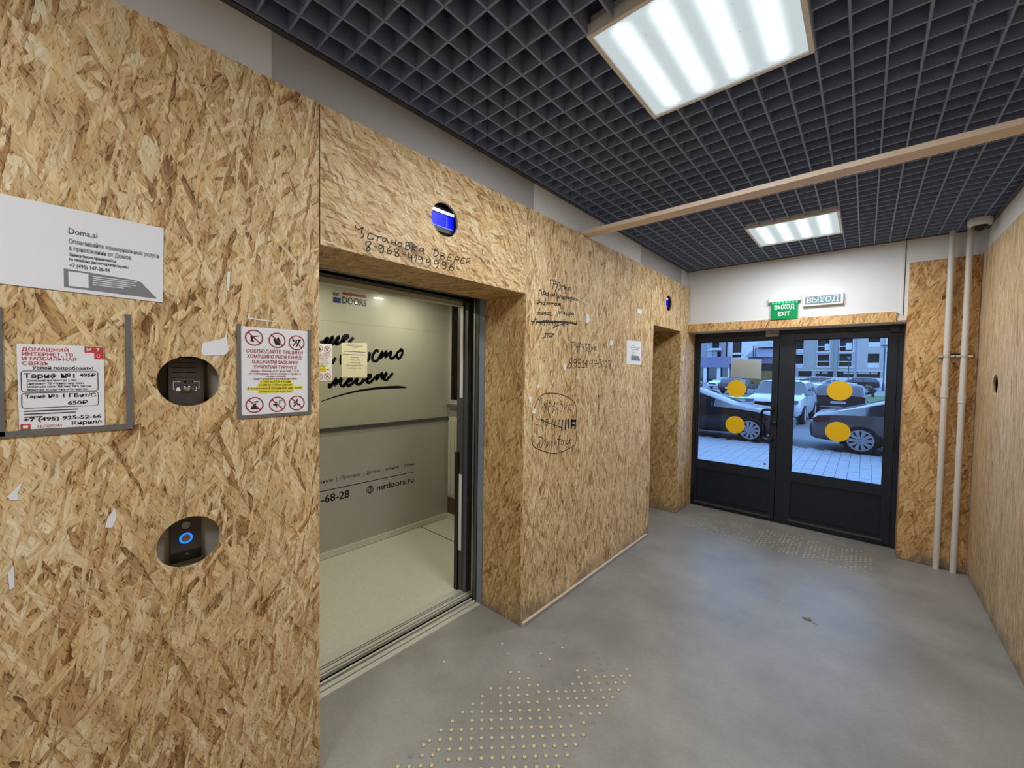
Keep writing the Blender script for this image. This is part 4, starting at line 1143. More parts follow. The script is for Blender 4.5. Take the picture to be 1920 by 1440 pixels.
# ------------------------------------------------------------------ intercom and call button behind the cut-outs
BX = -.061
t = thing('intercom', 'dark intercom with slotted speaker seen through the upper round cut-out', 'intercom', (BX, .258, 1.47))
MB().box(BX, BX + .010, .196, .315, 1.46, 1.70).build('back_plate', 'dev_black', t)
MB().box(BX + .0105, BX + .026, .214, .303, 1.485, 1.69).build('body', 'dev', t, bevel=.002)
for i in range(5):
    for a in (.222, .254):
        z = 1.645 - i * .0155
        MB().box(BX + .026, BX + .0268, a, a + .029, z, z + .0018).build('speaker_slot', 'groove', t)
fr = on_left(BX + .0263)
MB().lathe([(.0115, 0), (.0115, .003), (.0095, .006), (.004, .008)], at_point(fr, .2595, 1.548), 24).build('call_button', 'chrome', t, smooth=True)
MB().disc(fr, .2555, 1.5695, .003, 0, .0006, 12).disc(fr, .2735, 1.570, .0018, 0, .0006, 12).build('indicator_dot', 'groove', t)
ink('printed_line', [[(.243, 1.570), (.226, 1.570), (.226, 1.546), (.229, 1.546)]], .0012, fr, .0005, 'paper', t, False)
ink('printed_line', [[(.276, 1.570), (.290, 1.570), (.290, 1.548), (.287, 1.548)]], .0012, fr, .0005, 'paper', t, False)
MB().prism([(.231, 1.541), (.245, 1.541), (.2425, 1.5445), (.2425, 1.550), (.238, 1.553), (.2335, 1.550), (.2335, 1.5445)], fr, 0, .0005).build('bell_symbol', 'paper', t)
m = MB().stroke(fr, [(.279, 1.553), (.283, 1.552), (.284, 1.547), (.283, 1.542), (.279, 1.541)], .0022, .0005)
m.disc(fr, .2745, 1.547, .0016, 0, .0005, 10)
m.build('handset_symbol', 'paper', t)

t = thing('call_panel', 'lift call panel with a glowing blue ring in the lower round cut-out', 'call panel', (BX, .255, .97))
MB().box(BX, BX + .012, .2145, .2945, 1.000, 1.20).build('body', 'dev', t, bevel=.0015)
MB().box(BX + .0121, BX + .0135, .2155, .2935, .990, 1.022).build('lower_cover', 'dev_black', t)
fr = on_left(BX + .0121)
MB().lathe([(.0145, 0), (.0145, .0012)], at_point(fr, .254, 1.106), 28).build('button_rim', 'dev_black', t)
MB().lathe([(.0118, .0012), (.0118, .003), (.009, .004)], at_point(fr, .254, 1.106), 28).build('up_button', 'steel', t, smooth=True)
MB().ring(fr, .254, 1.064, .0118, .0172, .002, 36).build('lit_ring', 'blue_ring', t)
MB().lathe([(.0115, 0), (.0115, .002), (.008, .003)], at_point(fr, .254, 1.064), 28).build('call_button', 'steel', t, smooth=True)
MB().disc(fr, .256, 1.012, .0028, .0015, .0025, 10).build('keyhole', 'chrome', t)

# ------------------------------------------------------------------ floor indicators above the lifts
def indicator(y0, y1, lines, label):
    zc = 2.389
    t = thing('floor_indicator', label, 'display', (BX, (y0 + y1) / 2, zc - .07))
    MB().box(BX, BX + .016, y0, y1, zc - .075, zc + .10).build('housing', 'dev_black', t)
    fr = on_left(BX + .0162)
    MB().prism(rect(y0 + .002, y1 - .002, zc + .036, zc + .046), fr, 0, .001).build('top_edge', 'lcdgrey', t)
    MB().prism(rect(y0 + .002, y1 - .002, zc + .019, zc + .035), fr, 0, .001).build('light_bar', 'white_lit', t)
    scr = MB().prism(rect(y0 + .002, y1 - .006, zc - .048, zc + .013), fr, 0, .001).build('screen', 'blue_screen', t)
    m = MB().prism(rect(y0 + .002, y1 - .005, zc - .0505, zc - .0485), fr, 0, .0012)
    for u in lines: m.prism(rect(u, u + .002, zc - .046, zc + .006), fr, .001, .0014)
    m.build('screen_lines', 'pale_blue_lit', scr)
    MB().prism(rect(y0 + .002, y1 - .002, zc - .074, zc - .052), fr, 0, .001).build('lower_edge', 'lcdgrey', t)
indicator(1.205, 1.358, (1.308,), 'blue floor display in the round cut-out over the open lift')
indicator(4.255, 4.352, (), 'blue floor display in the round cut-out over the far lift')

# ================================================================== the open lift
t = thing('elevator_entrance', 'worn grey metal door frame and grooved sill of the open lift', 'lift entrance', (-.43, 1.28, 0))
sill = MB()
for a, b in ((-.364, -.358), (-.402, -.368), (-.440, -.412), (-.472, -.458)): sill.box(a, b, .60, 1.90, -.03, -.002)
sill.box(-.476, -.360, .60, 1.90, -.045, -.03)
sill.build('sill', 'alu', t)
MB().box(-.48, -.36, .60, 1.90, -.0299, -.020).build('groove_bottom', 'groove', t)
MB().box(-.408, -.356, 1.893, 1.96, 0, 2.13).build('jamb', 'chip_paint', t)
MB().box(-.412, -.409, 1.891, 1.93, 0, 2.13).build('seal', 'groove', t)
MB().box(-.448, -.414, 1.900, 1.97, 0, 2.13).build('jamb', 'doorgrey', t)
MB().box(-.454, -.449, 1.899, 1.93, 0, 2.13).build('seal', 'groove', t)
MB().box(-.478, -.456, 1.905, 2.40, 0.006, 2.13).build('door_panel', 'steel', t)
MB().box(-.408, -.356, .58, .660, 0, 2.13).build('jamb', 'chip_paint', t)
MB().box(-.478, -.353, .58, 1.96, 2.112, 2.20).build('head', 'dev_black', t)

car = thing('elevator_car', 'lift car with beige grey advert wall standing open', 'lift car', (-1.2, 1.7, 0))
CX0, CX1, CY0, CY1, CZ = -1.81, -.52, .56, 2.78, 2.36
MB().box(CX0 - .03, -.64, CY0 - .03, CY1 + .03, -.06, -.004).build('car_floor', 'car_floor', car)
MB().box(CX0 + .012, -.66, 2.42, 2.428, -.0039, -.0031).build('floor_seam', 'groove', car)
cs = MB()
for a, b in ((-.518, -.508), (-.552, -.530), (-.570, -.563), (-.640, -.580)): cs.box(a, b, .60, 1.96, -.03, -.001)
cs.box(-.64, -.506, .60, 1.96, -.045, -.03)
cs.build('car_sill', 'alu', car)
MB().box(-.60, -.507, .60, 1.96, -.0299, -.02).build('groove_bottom', 'groove', car)
up = MB().box(CX0 - .03, CX0, CY0, CY1, 1.112, 2.015).build('back_panel', 'car_wall', car)
top = MB().box(CX0 - .03, CX0 - .001, CY0, CY1, 2.0162, CZ).build('back_panel', 'car_wall', car)
low = MB().box(CX0 - .03, CX0, CY0, CY1, .05, 1.082).build('back_panel', 'car_wall_low', car)
MB().box(CX0 - .03, CX0 + .012, CY0, CY1, 1.082, 1.112).build('rail', 'doorgrey', car)
MB().box(CX0, CX0 + .014, CY0, CY1, 0, .052).build('skirting', 'car_skirt', car)
MB().box(CX0, -.64, CY1 - .014, CY1, 0, .052).build('skirting', 'car_skirt', car)
MB().box(CX0 - .03, -.62, CY0 - .03, CY0, 0, CZ).build('side_wall', 'car_wall_low', car)
MB().box(CX0, -.62, CY1, CY1 + .03, 0, CZ).build('side_wall', 'car_wall_low', car)
MB().box(CX0 + .05, -.85, CY1 - .006, CY1 - .0005, 1.30, 2.36).build('mirror', 'mirror', car)
MB().box(CX0 + .03, -.80, CY1 - .05, CY1 - .0005, 1.215, 1.25).build('handrail', 'steel', car)
ht = MB().box(CX0 + .02, -.9, CY1 - .012, CY1 - .0005, .245, 1.11).build('heater_panel', 'heater', car)
m = MB()
for k in range(14):
    x = CX0 + .035 + k * .06
    m.box(x, x + .035, CY1 - .028, CY1 - .0125, .28, 1.08)
m.build('heater_ribs', 'heater', ht)
MB().box(CX0 + .001, -.64, CY1 - .004, CY1 - .0004, .053, .225).build('kick_plate', 'brown', car)
MB().box(CX0 - .03, -.62, CY0 - .03, CY1 + .03, CZ, CZ + .04).build('car_ceiling', 'car_ceiling', car)
# front return beside the car door, with the retracted door leaf
MB().box(-.655, -.622, 1.912, CY1, 0, CZ).build('front_return', 'doorgrey', car)
MB().box(-.655, -.622, CY0 - .03, .62, 0, CZ).build('front_return', 'doorgrey', car)
MB().box(-.618, -.585, 1.907, 1.935, .02, 2.10).build('door_edge', 'doorgrey', car)
for za, zb in ((1.42, 2.075), (.30, .86)): MB().box(-.6175, -.588, 1.9035, 1.9065, za, zb).build('pale_edge_strip', 'white_plastic', car)
MB().box(-.655, -.620, 1.896, 1.912, 0, 1.02).build('safety_edge', 'dev_black', car)
MB().box(-.583, -.545, 1.915, 2.40, .006, 2.10).build('car_door', 'doorgrey', car)
MB().box(-.655, -.600, CY0 - .03, CY1 + .03, 2.076, CZ).build('header', 'car_ceiling', car)
MB().box(-.598, -.52, .58, 2.0, 2.105, 2.30).build('door_gear_cover', 'dev_black', car)
for i, (lx, ly) in enumerate(((-1.45, 1.15), (-1.45, 2.15), (-.95, 1.15), (-.95, 2.15))):
    o = MB().lathe([(.055, 0), (.055, .008), (.04, .010)], lambda u, v, d, lx=lx, ly=ly: (lx + u, ly + v, CZ - .0005 - d), 24).build('downlight', 'white_lit', car)
    ld = bpy.data.lights.new('downlight_lamp', 'AREA'); ld.shape = 'DISK'; ld.size = .09
    ld.energy = CAR_WATTS; ld.color = CAR_COLOR
    lo = bpy.data.objects.new('downlight_lamp', ld); COL.objects.link(lo); lo.location = (lx, ly, CZ - .02)
    lo.parent = car; lo.matrix_parent_inverse = world_of(car).inverted()

# advert printed on the back wall of the car
BF = on_left(CX0)
ink('brush_lettering', INK_BRUSH, .027, BF, .0008, 'brush', up)['label'] = 'black brush lettering'
m = MB().stroke(BF, INK_SWOOSH[0], [.006, .012, .018, .024, .028, .012], .0008)
m.build('brush_underline', 'brush', up)
text('logo_word', 'mr.', .058, 1.520, 2.235, BF, 'brush', top, .0022, .01, width=.062)
text('logo_word', 'DOORS', .082, 1.600, 2.180, BF, 'brush', top, .0022, .012, width=.222)
MB().prism(rect(1.522, 1.588, 2.176, 2.222), BF, -.0008, .0005).build('logo_blue_block', 'blue_ink', top)
MB().prism(rect(1.603, 1.822, 2.254, 2.276), BF, -.0008, .0005).build('logo_red_bar', 'red_bar', top)
text('print_line', 'Гостиные', .043, 1.29, .648, BF, 'brush', low, .0008, .0, width=.232)
text('print_line', '|', .043, 1.552, .648, BF, 'brush', low, .0008)
text('print_line', 'Прихожие', .043, 1.592, .650, BF, 'brush', low, .0008, .0, width=.172)
text('print_line', '|', .043, 1.800, .650, BF, 'brush', low, .0008)
text('print_line', 'Детские', .043, 1.828, .650, BF, 'brush', low, .0008, .0, width=.136)
text('print_line', '|', .043, 1.990, .650, BF, 'brush', low, .0008)
text('print_line', 'Кабинеты', .043, 2.015, .650, BF, 'brush', low, .0008, .0, width=.150)
text('print_line', '|', .043, 2.194, .650, BF, 'brush', low, .0008)
text('print_line', 'Спальни', .043, 2.220, .650, BF, 'brush', low, .0008, .0, width=.122)
MB().prism(rect(1.05, 2.345, .578, .584), BF, 0, .0008).build('print_rule', 'brush', low)
text('print_line', '-68-28', .095, 1.420, .478, BF, 'brush', low, .0008, .014, width=.245)
text('print_line', 'mrdoors.ru', .078, 1.930, .478, BF, 'brush', low, .0008, .012, width=.408)
m = MB().ring(BF, 1.862, .503, .031, .036, .0008)
for a in (-.018, 0, .018):
    k = math.sqrt(.031 ** 2 - a * a)
    m.stroke(BF, [(1.862 - k, .503 + a), (1.862 + k, .503 + a)], .0042, .0008, smooth=False)
m.stroke(BF, [(1.862, .472), (1.862, .534)], .0042, .0008, smooth=False)
for s_ in (-1, 1):
    m.stroke(BF, [(1.862, .534), (1.862 + s_ * .014, .522), (1.862 + s_ * .018, .503), (1.862 + s_ * .014, .484), (1.862, .472)], .0042, .0008)
m.build('globe_symbol', 'brush', low)
quiet_notice(on_left(CX0 + .001), 1.290, 1.512, .222, .310, 'keep-quiet notice inside the lift, half hidden by the board edge', False)
t = thing('notice', 'cream typed notice stuck over the brush lettering in the lift', 'notice', (CX0, 1.71, 1.538))
NF = on_left(CX0 + .001)
sheet('sheet', ((1.593, 1.538), (1.830, 1.538), (1.829, 1.852), (1.592, 1.838)), NF, .001, 'cream_paper', t, .0004)
for i, (a, w, sz) in enumerate(((1.826, .15, .006), (1.815, .15, .006), (1.804, .05, .006), (1.764, .20, .012), (1.738, .21, .012), (1.713, .075, .010), (1.690, .11, .011), (1.666, .11, .011), (1.643, .175, .011), (1.620, .125, .011))):
    if i < 4:
        MB().prism(rect(1.711 - w / 2, 1.711 + w / 2, a, a + sz * .5), NF, .0027, .0028).build('fine_print', 'grey_ink', t); continue
    body = ['', '', '', '', 'Шумные ремонтные работы', 'запрещены', 'с 19:00 до 09:00', 'с 13:00 до 15:00', 'а также в воскресенье и', 'праздничные дни'][i]
    text('print_line', body, sz, 1.711, a, NF, 'darkgrey_ink', t, .0028, .015, 'CENTER', width=w)

# ------------------------------------------------------------------ the far lift, doors shut
t = thing('elevator_entrance', 'closed lift with steel doors deep in the far board opening', 'lift entrance', (-.43, 4.26, 0))
MB().box(-.42, -.354, 3.80, 4.72, -.045, -.002).build('sill', 'alu', t)
MB().box(-.42, -.354, 3.80, 3.885, 0, 2.13).build('jamb', 'chip_paint', t)
MB().box(-.42, -.354, 4.648, 4.72, 0, 2.13).build('jamb', 'chip_paint', t)
MB().box(-.42, -.354, 3.885, 4.648, 2.08, 2.13).build('head', 'doorgrey', t)
MB().box(-.45, -.43, 3.82, 4.262, .003, 2.12).build('door_panel', 'steel', t)
MB().box(-.45, -.43, 4.266, 4.71, .003, 2.12).build('door_panel', 'steel', t)
# lift shaft floor line and dark pit edge between sill and car are part of the building
structure(MB().box(-2.2, -.1, .2, 5.2, -.5, -.35).box(-.2, -.1, .2, 5.2, -.35, -.1).box(-.36, -.2, .2, .3, -.35, -.1).box(-.36, -.2, 5.1, 5.2, -.35, -.1).build('floor_shaft', 'cavity'))

# ================================================================== entrance door
DY = 5.15
door = thing('door_1', 'dark double-leaf entrance door with big panes and yellow discs', 'door', (.9, DY, 0)); door['kind'] = 'structure'
fr_m = MB().box(-.05, .03, DY, DY + .07, 0, 2.099).box(1.80, 1.847, DY, DY + .07, 0, 2.099).box(.03, 1.80, DY, DY + .07, 2.055, 2.099).box(.03, 1.80, DY, DY + .07, 0, .018)
fr_m.build('door_frame', 'door_frame', door)
def leaf(x0, x1, gx0, gx1, gz0, gz1, px0, px1, pz0, pz1):
    y0, y1 = DY + .004, DY + .064
    lf = MB().box(x0, gx0, y0, y1, .022, 2.052).box(gx1, x1, y0, y1, .022, 2.052).box(gx0, gx1, y0, y1, gz1, 2.052).box(gx0, gx1, y0, y1, pz1, gz0).box(gx0, gx1, y0, y1, .022, pz0).build('leaf_frame', 'door_frame', door)
    MB().box(gx0, gx1, y0 + .02, y0 + .045, pz0, pz1).build('lower_panel', 'door_panel', door)
    MB().box(gx0, gx1, y0 + .024, y0 + .030, gz0, gz1).build('pane', 'glass', door)
    g = MB()
    e = .008
    for (a, b, c, d_) in ((gx0, gx0 + e, gz0, gz1), (gx1 - e, gx1, gz0, gz1), (gx0 + e, gx1 - e, gz0, gz0 + e), (gx0 + e, gx1 - e, gz1 - e, gz1), (gx0, gx0 + e, pz0, pz1), (gx1 - e, gx1, pz0, pz1), (gx0 + e, gx1 - e, pz0, pz0 + e), (gx0 + e, gx1 - e, pz1 - e, pz1)):
        g.box(a, b, y0 + .006, y0 + .0195, c, d_)
    g.build('gasket', 'gasket', lf)
    g = MB()
    for (a, b) in ((gx0 - .012, gx1 + .012),):
        g.box(a, b, y0 - .008, y0 - .0002, pz0 - .035, pz0 - .02)
    g.build('kick_ridge', 'doorgrey', lf)
    return lf
lf1 = leaf(.033, .872, .058, .820, .560, 1.998, .09, .83, .075, .465)
lf2 = leaf(.878, 1.797, 1.012, 1.732, .575, 1.990, 1.01, 1.77, .085, .480)
MB().box(1.785, 1.815, DY + .065, DY + .069, .0, 2.099).box(.02, .045, DY + .065, DY + .069, .0, 2.099).box(.03, 1.80, DY + .065, DY + .069, 2.04, 2.07).box(.03, 1.80, DY + .065, DY + .069, .005, .03).build('door_stop', 'gasket', door)
MB().box(.866, .886, DY + .062, DY + .068, .02, 2.055).build('meeting_strip', 'door_frame', lf2)
# bar handle set off towards the pane, on two posts
hd = MB().tube([(.842, DY - .002, 1.236), (.842, DY - .05, 1.236), (.835, DY - .062, 1.236), (.775, DY - .066, 1.234), (.752, DY - .066, 1.226), (.741, DY - .066, 1.205), (.741, DY - .066, .945), (.752, DY - .066, .922), (.775, DY - .066, .912), (.835, DY - .062, .910), (.842, DY - .05, .910), (.842, DY - .002, .910)], .0135, 12)
hd.build('bar_handle', 'handle', lf1, smooth=True)
MB().tube([(.835, DY + .12, 1.236), (.800, DY + .128, 1.22), (.795, DY + .128, .93), (.835, DY + .12, .91)], .012, 10).build('outer_handle', 'handle', lf1, smooth=True)
DFr = on_far(DY + .004)
MB().lathe([(.022, 0), (.022, .006), (.018, .009)], at_point(DFr, .848, 1.085), 24).build('lock_rosette', 'handle', lf1, smooth=True)
MB().prism(rect(.836, .860, 1.052, 1.118), DFr, 0, .004).build('lock_plate', 'handle', lf1)
MB().box(1.74, 1.80, DY - .045, DY - .001, 2.03, 2.09).build('closer_end', 'handle', door)
MB().box(1.798, 1.812, DY - .018, DY - .0005, .95, 1.12).build('hinge', 'handle', door)
GF = on_far(DY + .0275)
for (u, v, lab) in ((.466, 1.450, 'upper yellow warning disc on the left pane'), (.463, 1.028, 'lower yellow warning disc on the left pane'), (1.388, 1.467, 'upper yellow warning disc on the right pane'), (1.388, 1.052, 'lower yellow warning disc on the right pane')):
    tag(MB().disc(GF, u, v, .100, .0002, .0008, 48).build('sticker', 'yellow_sticker'), lab, 'sticker', 'yellow discs on the door panes')
o = MB().disc(GF, .772, .620, .012, .0002, .003, 20).build('disc', 'bronze'); tag(o, 'small dull bronze disc low on the left pane', 'disc')
o = sheet('paper_sheet', ((.398, 1.578), (.706, 1.570), (.706, 1.786), (.401, 1.797)), on_far(DY + .040), .0, 'dull_paper', None, .0006)
tag(o, 'blank yellowish sheet stuck outside behind the left pane', 'sheet')
t = thing('magnetic_lock', 'grey magnetic lock above the meeting of the door leaves', 'lock', (.81, DY - .03, 2.03))
MB().box(.748, .868, DY - .045, DY - .0005, 2.062, 2.098).build('magnet', 'lock', t)
MB().box(.748, .868, DY - .042, DY + .003, 2.030, 2.058).build('armature_plate', 'lock', t)
MB().box(.794, .822, DY - .0455, DY - .045, 2.077, 2.083).build('nameplate', 'black_ink', t)
# loose cable down the left door edge
o = MB().tube([(.012, DY - .006, 1.0), (.016, DY - .008, .95), (.03, DY - .008, .90), (.034, DY - .006, .6), (.025, DY - .006, .25), (.028, DY - .006, .02)], .004, 8).build('cable', 'dev', smooth=True)
tag(o, 'thin dark cable hanging down the left door edge', 'cable')

# ------------------------------------------------------------------ exit signs
t = thing('exit_sign', 'lit green hanging exit sign with two lines of white lettering', 'exit sign', (.935, D, 2.185))
MB().box(.800, 1.072, D - .045, D + T - .0005, 2.362, 2.416).build('housing', 'white_plastic', t, bevel=.003)
MB().box(.822, 1.052, D - .030, D - .024, 2.186, 2.361).build('green_panel', 'green_lit', t)
m = MB()
for k in range(8): m.box(.832 + k * .0285, .848 + k * .0285, D - .0315, D - .0302, 2.347, 2.360)
m.build('led_glow', 'green_led', t)
SF_ = on_far(D - .030)
text('lettering', 'ВЫХОД', .058, .938, 2.290, SF_, 'sign_white', t, .0006, .012, 'CENTER', width=.168)
text('lettering', 'EXIT', .056, .938, 2.222, SF_, 'sign_white', t, .0006, .012, 'CENTER', width=.100)
for k in range(3): MB().box(.916 + k * .013, .922 + k * .013, D - .0456, D - .045, 2.386, 2.391).build('status_dot', 'grey_ink', t)
t = thing('exit_sign', 'flat white-framed exit sign with lilac letters, right of the green one', 'exit sign', (1.245, D, 2.30))
MB().box(1.090, 1.400, D - .028, D + T - .0005, 2.299, 2.406).build('housing', 'white_plastic', t, bevel=.004)
MB().box(1.108, 1.380, D - .031, D - .0285, 2.316, 2.389).build('face', 'sign_teal', t)
text('lettering', 'ВЫХОД', .068, 1.244, 2.329, on_far(D - .031), 'sign_lilac', t, .0006, .02, 'CENTER', width=.245)

# ------------------------------------------------------------------ heating pipes and camera in the far corner
def riser(px, zc, label):
    t = thing('heating_pipe', label, 'pipe', (px, 4.865, 0), 'heating pipes in the corner')
    MB().tube([(px, 4.865, 0), (px, 4.865, 2.95)], .0195, 20).build('tube', 'pipe', t, smooth=True)
    MB().tube([(px, 4.865, zc), (px, 4.865, zc + .085)], .0235, 20).tube([(px, 4.865, zc - .006), (px, 4.865, zc)], .0255, 20).build('coupling', 'pipe', t, smooth=True)
    MB().tube([(px, 4.865, 1.782), (px, 4.865, 1.800)], .0225, 20).box(px - .046, px - .022, 4.85, 4.905, 1.783, 1.799).box(px + .022, px + .046, 4.85, 4.905, 1.783, 1.799).build('clamp', 'alu', t)
riser(2.076, 1.455, 'white heating pipe nearer the entrance door')
riser(2.174, 1.415, 'white heating pipe nearer the right wall')
o = MB().box(2.10, 2.152, 4.89, 4.9095, 1.800, 1.815).build('clamp_rail', 'dev_black'); tag(o, 'short black rail between the two heating pipes', 'rail')
t = thing('security_camera', 'white dome security camera under the slats in the right corner', 'camera', (2.188, 4.60, 2.74))
cf = lambda u, v, d: (2.186 + u, 4.60 + v, ZC - .001 - d)
MB().lathe([(.064, 0), (.066, .025), (.062, .048), (.048, .052)], cf, 32).build('base', 'white_plastic', t, smooth=True)
MB().lathe([(.044, .050), (.043, .062), (.034, .078), (.018, .088), (.004, .091)], cf, 28).build('dome', 'lens', t, smooth=True)

# ------------------------------------------------------------------ litter on the floor
def bit(poly, label, mat, cat):
    o = MB().prism(poly, lambda u, v, d: (u, v, d), .0002, .0032).build('paint_flake' if mat == 'flake' else 'dry_leaf', mat)
    tag(o, label, cat)
def blob(x, y, r, seed, n=6):
    q = random.Random(seed); return [(x + r * q.uniform(.5, 1.2) * math.cos(2 * PI * k / n), y + r * q.uniform(.5, 1.2) * math.sin(2 * PI * k / n)) for k in range(n)]
bit(blob(.02, 1.70, .008, 1), 'white paint flake on the floor by the corner of the handwriting board', 'flake', 'debris')
bit(blob(-.115, 1.375, .006, 2), 'white paint flake on the floor just outside the lift sill', 'flake', 'debris')
bit(blob(.10, 1.66, .004, 3), 'tiny white paint flake on the floor past the studs', 'flake', 'debris')
t = thing('dry_leaf', 'crumpled dry leaf lying alone on the grey floor', 'leaf', (1.345, 3.244, 0))
MB().prism([(1.315, 3.235), (1.335, 3.262), (1.362, 3.268), (1.352, 3.25), (1.372, 3.238), (1.345, 3.234), (1.338, 3.222), (1.334, 3.238)], lambda u, v, d: (u, v, d + .3 * abs(u - 1.34)), .0004, .002).build('blade', 'twig', t)
MB().tube([(1.36, 3.24, .006), (1.385, 3.225, .004), (1.40, 3.222, .002)], .0012, 6).build('stalk', 'twig', t)

# ================================================================== outdoors, beyond the door
M.update({
    'paver': plain('grey_paving_stone', (176, 178, 182), .7, var=.12, scale=3),
    'paver_bed': plain('paving_joint_sand', (110, 112, 116), .85),
    'asphalt': plain('worn_asphalt', (116, 118, 122), .8, var=.12, scale=1.5),
    'kerb': plain('pale_kerb_stone', (190, 190, 190), .75),
    'grass': plain('short_grass', (78, 100, 50), .9, var=.35, scale=2.5),
    'concrete': plain('raw_concrete', (176, 172, 164), .8, var=.16, scale=.6),
    'concrete_lt': plain('pale_concrete', (206, 204, 200), .8, var=.08, scale=.6),
    'block': plain('white_aerated_block', (214, 214, 212), .8),
    'void': plain('dark_room_behind_opening', (46, 42, 40), .9),
    'steelblue': plain('blue_grey_column', (140, 142, 146), .5),
    'purple': plain('violet_grey_cladding', (120, 116, 140), .6),
    'greyclad': plain('grey_cladding', (140, 134, 140), .6),
    'olive': plain('olive_shed_boards', (130, 112, 58), .7, var=.1, scale=1),
    'shedroof': plain('slate_shed_roof', (122, 124, 138), .6),
    'post': plain('dark_lamp_post', (48, 50, 56), .5),
    'car_grey': plain('warm_grey_car_paint', (104, 98, 96), .28, metal=.35, var=.02, coat=.6),
    'car_dark': plain('dark_brown_car_paint', (40, 32, 34), .28, metal=.3, var=.02, coat=.6),
    'car_white': plain('white_car_paint', (222, 222, 224), .3, var=.02, coat=.5),
    'car_silver': plain('silver_car_paint', (160, 164, 168), .3, metal=.5, coat=.5),
    'car_plum': plain('dark_plum_car_paint', (52, 40, 46), .3, metal=.3, coat=.5),
    'car_green': plain('grey_green_car_paint', (110, 128, 116), .3, metal=.3, coat=.5),
    'car_glass': plain('dark_car_glass', (26, 32, 40), .06, spec=.9),
    'tyre': plain('black_tyre', (20, 20, 22), .8),
    'rim': plain('silver_alloy_rim', (200, 200, 204), .35, metal=.1),
    'rim_dark': plain('dark_wheel_well', (12, 12, 14), .8),
    'taillight': plain('dark_red_lens', (96, 20, 22), .2),
    'headlight': plain('grey_headlight_lens', (150, 158, 170), .12),
    'plateno': plain('white_number_plate', (220, 220, 220), .5),
    'jacket': plain('dark_brown_jacket', (46, 40, 38), .8),
    'skin': plain('skin', (170, 124, 96), .6),
    'hat': plain('brown_cap', (96, 76, 54), .8),
})
G0 = -.22
pavement = structure(MB().box(-6, 7, 5.27, 12.38, G0 - .2, G0 - .035).build('pavement', 'paver_bed'))
road = structure(MB().box(-60, 60, 12.38, 29.5, G0 - .25, G0 - .03).build('road', 'asphalt'))
structure(MB().box(-3, 4, 5.25, 5.9, G0 - .2, -.03).build('door_step', 'concrete_lt'))
stone = MB().box(0, .165, 0, .335, -.03, 0).mesh('paving_stone', 'paver', bevel=.004)
n = 0
for i in range(28):
    x = -2.35 + i * .17
    y = 8.62 - (.17 if i % 2 else 0)
    while y < 12.2 and n < 300:
        o = link('paving_stone', stone, pavement); o.location = (x, y, G0 - .004 + random.uniform(-.003, .002)); n += 1
        y += .34
rest = MB()
for x0, x1, y0, y1 in ((-5.9, -2.37, 5.95, 12.3), (2.42, 6.9, 5.95, 12.3), (-2.36, 2.40, 5.95, 8.42)):
    x = x0
    while x < x1 - .3:
        y = y0
        while y < y1 - .5:
            rest.box(x, x + .335, y, y + .5, G0 - .034, G0 - .004); y += .51
        x += .345
rest.build('paving_stones', 'paver', pavement)['kind'] = 'stuff'
structure(MB().box(-60, 60, 29.5, 29.8, G0 - .2, G0 + .10).build('kerb', 'kerb'))
lawn = MB().box(-60, 60, 29.8, 33.0, G0 - .2, G0 + .08).box(-60, 60, 34.4, 38.4, G0 - .2, G0 + .08).box(-3.4, 60, 38.4, 48, G0 - .2, G0 + .08).build('lawn', 'grass'); tag(lawn, 'short green grass strips behind the kerb', 'grass', kind='stuff')
structure(MB().box(-60, 60, 33.0, 34.4, G0 - .2, G0 + .10).build('footpath', 'concrete_lt'))
structure(MB().box(-90, 90, 48, 110, G0 - .25, G0).box(-90, -3.4, 38.4, 48, G0 - .25, G0).build('parking_ground', 'asphalt'))

# ------------------------------------------------------------------ cars
def wheel_parts(root, x, y, side, r, mat_rim='rim', spokes=10):
    """tyre with a rim and spokes; side = +1 left, -1 right"""
    fr = lambda u, v, d: (x + u, y + side * d, r + v)
    ty = MB().lathe([(r * .70, -.10), (r * .93, -.105), (r, -.08), (r, .07), (r * .94, .10), (r * .74, .105), (r * .72, .07)], fr, 28).mesh('tyre', 'tyre', smooth=True)
    o = link('tyre', ty); o.parent = root
    m = MB().ring(fr, 0, 0, r * .64, r * .74, .098, 28)
    m.disc(fr, 0, 0, r * .12, .07, .096, 14)
    for k in range(spokes):
        a = 2 * PI * k / spokes
        c, s = math.cos(a), math.sin(a)
        w0, w1 = r * .05, r * .125
        pts = [(r * .08 * c - w0 * s, r * .08 * s + w0 * c), (r * .68 * c - w1 * s, r * .68 * s + w1 * c), (r * .68 * c + w1 * s, r * .68 * s - w1 * c), (r * .08 * c + w0 * s, r * .08 * s - w0 * c)]
        m.prism(pts, fr, .07, .092)
    p = link('rim', m.mesh('rim', mat_rim)); p.parent = o

